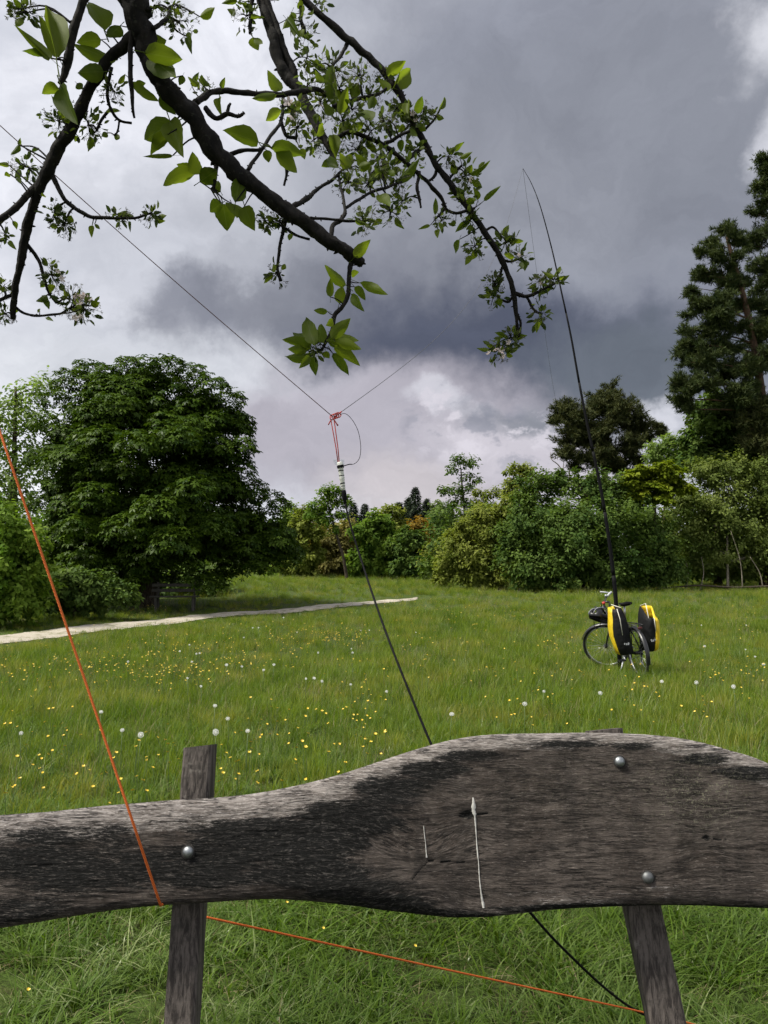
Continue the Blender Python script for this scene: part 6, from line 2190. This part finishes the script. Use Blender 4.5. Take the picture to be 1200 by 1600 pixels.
# ------------------------------------------------------------------ flowers
M_BUTTER = plain('buttercup_yellow', (0.62, 0.43, 0.03), 0.45, vary=0.15, scale=200)
M_STEM = plain('flower_stem', (0.075, 0.115, 0.03), 0.6, vary=0.2)
M_FLUFF = leaf_mat('dandelion_fluff', (0.86, 0.86, 0.84), (0.92, 0.92, 0.90), 0.5, tint=(1, 1, 1), attr=False)


def buttercup_mesh(seed, h):
    r = random.Random(seed)
    b_ = MB()
    lx, ly = r.uniform(-.04, .04), r.uniform(-.04, .04)
    b_.tube([(0, 0, 0), (lx * .4, ly * .4, h * .5), (lx, ly, h)], .0013, 4, m=0)
    ax = Vector((r.uniform(-.5, .5), r.uniform(-.6, .2), 1)).normalized()
    u = ax.orthogonal().normalized()
    w = ax.cross(u)
    c0 = Vector((lx, ly, h))
    for j in range(5):
        a = 2 * math.pi * j / 5
        e = u * math.cos(a) + w * math.sin(a)
        t_ = ax.cross(e)
        R_ = .0095
        b_.add([c0, c0 + e * R_ * .6 + t_ * R_ * .55 + ax * R_ * .3, c0 + e * R_ + ax * R_ * .65, c0 + e * R_ * .6 - t_ * R_ * .55 + ax * R_ * .3], [(0, 1, 2, 3)], 1)
    me_ = bpy.data.meshes.new('buttercup')
    me_.from_pydata(b_.v, [], b_.f)
    me_.polygons.foreach_set('material_index', b_.m)
    me_.materials.append(M_STEM)
    me_.materials.append(M_BUTTER)
    return me_


BUT = [buttercup_mesh(i, .15 + .025 * i) for i in range(6)]
bcol = bpy.data.collections.new('buttercup_kinds')
for i, me_ in enumerate(BUT):
    bcol.objects.link(bpy.data.objects.new('cup_%02d' % i, me_))

# patches of buttercups read off the meadow
PATCH = [  # px, py, rx, ry, count
    (100, 1060, 110, 22, 90), (200, 1040, 130, 26, 140), (260, 1062, 60, 14, 80), (250, 1010, 60, 14, 50), (330, 1040, 90, 30, 110), (300, 950, 110, 8, 120), (400, 1010, 90, 30, 110), (470, 1000, 60, 16, 110), (540, 1000, 40, 10, 80), (550, 990, 70, 12, 60),
    (560, 1110, 40, 18, 46), (440, 1130, 80, 24, 40), (60, 1130, 60, 40, 26), (240, 1170, 60, 40, 30), (420, 1190, 90, 50, 52), (560, 1170, 60, 40, 26), (120, 1190, 90, 50, 34), (520, 1230, 40, 20, 10), (780, 1090, 60, 30, 26), (900, 1010, 60, 20, 40), (850, 1070, 60, 30, 26), (1000, 1075, 40, 30, 24), (1150, 1060, 50, 30, 50), (1120, 1090, 40, 30, 20), (900, 960, 100, 20, 50), (1080, 980, 120, 40, 60), (760, 960, 80, 16, 70), (680, 1000, 80, 40, 50), (620, 950, 80, 10, 40), (500, 940, 120, 12, 60), (860, 1130, 90, 14, 16), (1050, 1120, 110, 20, 14), (600, 1050, 160, 40, 40), (330, 1230, 40, 20, 10), (200, 1230, 60, 20, 16), (40, 1210, 40, 40, 18)]
fl = []
for (a, b_, rx, ry, n_) in PATCH:
    for _ in range(int(n_ * (0.8 if b_ < 1080 else 0.6))):
        an, rr_ = random.uniform(0, 6.283), math.sqrt(random.random())
        px, py = a + rx * rr_ * math.cos(an), b_ + ry * rr_ * math.sin(an)
        q = ground_at(px, py, 0.2)
        if q.y > 50 or path_dist(np.array([q.x]), np.array([q.y]))[0] < 1.1:
            continue
        fl.append((q, random.randrange(6), random.uniform(.85, 1.25), random.uniform(0, 6.28)))
for (a, b_) in ((505, 1452), (448, 1414), (1048, 1498), (650, 1484), (40, 1548), (690, 1188)):
    q = ground_at(a, b_, .1)
    fl.append((q, 0, .6, 1.0))
for _ in range(900):
    y_ = 9 + 26 * random.random() ** 1.3
    x_ = random.uniform(-.5, .5) * y_
    if noise.noise(Vector((x_ * .5, y_ * .5, 3))) < -0.05 or path_dist(np.array([x_]), np.array([y_]))[0] < 1.1:
        continue
    fl.append((Vector((x_, y_, G(x_, y_))), random.randrange(6), random.uniform(.9, 1.25), random.uniform(0, 6.28)))
fl.sort(key=lambda f: f[0].y)
for i, (q, kd, sc, rz) in enumerate(fl[:280]):
    o_ = bpy.data.objects.new('buttercup', BUT[kd])
    COL.objects.link(o_)
    o_.location = q
    o_.rotation_euler = (0, 0, rz)
    o_.scale = (sc, sc, sc)
    tag(o_, 'yellow buttercup in bloom on a thin stem in the meadow grass', 'flower', 'buttercups in the nearer meadow')
rest = fl[280:]
o = instancer('far_buttercups', np.array([tuple(f[0]) for f in rest]), np.array([(0, 0, f[3]) for f in rest]), np.array([(f[2], f[2], f[2]) for f in rest]) * 1.1, np.array([f[1] for f in rest]), bcol)
tag(o, 'drifts of tiny yellow buttercups across the farther meadow', 'flowers', kind='stuff')

# dandelion clocks
def clock_head(seed):
    r = random.Random(seed)
    b_ = MB()
    b_.lathe([(.001, -.006), (.004, -.003), (.005, 0), (.004, .003), (.001, .005)], 8)
    N_ = 80
    for i in range(N_):
        z = 1 - 2 * (i + .5) / N_
        a = i * 2.39996
        s = math.sqrt(1 - z * z)
        d_ = Vector((s * math.cos(a), s * math.sin(a), z))
        R_ = .0215 * r.uniform(.92, 1.05)
        u = d_.orthogonal().normalized()
        w = d_.cross(u)
        b_.add([d_ * .004 + u * .0003, d_ * .004 - u * .0003, d_ * R_ * .85 - u * .0002, d_ * R_ * .85 + u * .0002], [(0, 1, 2, 3)])
        for j in range(3):
            an = j * 2.09 + r.random()
            e = u * math.cos(an) + w * math.sin(an)
            t_ = d_.cross(e) * .0016
            b_.add([d_ * R_ * .84, d_ * R_ * .97 + e * .0036 + t_, d_ * R_ + e * .0042, d_ * R_ * .97 + e * .0036 - t_], [(0, 1, 2, 3)])
    me_ = bpy.data.meshes.new('seed_head')
    me_.from_pydata(b_.v, [], b_.f)
    me_.materials.append(M_FLUFF)
    return me_


HEADS = [clock_head(i) for i in range(2)]
DL = [(33, 1146), (158, 1113), (191, 1142), (220, 1149), (336, 1103), (356, 1123), (337, 1145), (387, 1143), (200, 1034), (293, 1060), (314, 1073), (354, 1039), (378, 1042), (281, 1018), (296, 1008), (307, 1022), (312, 1021), (300, 1034), (381, 996), (395, 981), (412, 1047), (428, 1039), (478, 1061), (491, 1060), (503, 1065), (548, 1070), (604, 1081), (549, 1014), (551, 1020), (497, 1020), (564, 985), (577, 985), (1034, 1065), (1088, 1067), (1146, 1073), (1101, 1010), (1180, 1026), (1193, 1038), (1165, 1015), (1096, 977), (1166, 977), (850, 1081), (820, 1100), (650, 988), (404, 981), (464, 988), (443, 965), (706, 1116), (938, 1083)]
DLAB = {0: 'white dandelion clock alone near the left picture edge', 1: 'white dandelion clock close beside the long orange cord', 2: 'white dandelion clock on a leaning stem just right of the orange cord', 3: 'smaller dandelion clock next to the leaning one by the orange cord',
        4: 'dandelion clock on a tall stem above the left bench post', 5: 'largest dandelion clock above the left bench post', 6: 'low dandelion clock directly over the left bench post top', 7: 'dandelion clock to the right of the left bench post top',
        22: 'leftmost of three dandelion clocks in a row left of the black cable', 23: 'middle of three dandelion clocks in a row left of the black cable', 24: 'rightmost of three dandelion clocks in a row left of the black cable', 25: 'dandelion clock between the row of three and the black cable', 26: 'lone dandelion clock close to the black cable',
        32: 'dandelion clock in front of the bicycle rear wheel', 33: 'half hidden dandelion clock right of the bicycle rear wheel', 34: 'large dandelion clock low in the meadow at right', 35: 'dandelion clock in the open grass right of the panniers',
        36: 'dandelion clock just above the one nearest the right picture edge', 37: 'dandelion clock nearest the right picture edge'}
for i, (a, b_) in enumerate(DL):
    h = random.uniform(.26, .36)
    q = ground_at(a, b_, h)
    root_ = empty('dandelion_clock', q, (0, 0, random.uniform(0, 6)))
    tag(root_, DLAB.get(i, 'small white dandelion clock out in the middle of the meadow'), 'flower', 'dandelion clocks in the meadow')
    st_ = MB().tube([(0, 0, -.01), (random.uniform(-.02, .02), 0, h * .5), (0, 0, h - .004)], .0022, 5).build('stem', M_STEM, root_)
    hd = bpy.data.objects.new('seed_head', HEADS[i % 2])
    COL.objects.link(hd)
    hd.parent = root_
    hd.location = (0, 0, h)
    s_ = random.uniform(.58, 0.98) * (1.0 if q.y < 9 else 0.95)
    hd.scale = (s_, s_ * random.uniform(.85, 1), s_ * random.uniform(.7, 1))
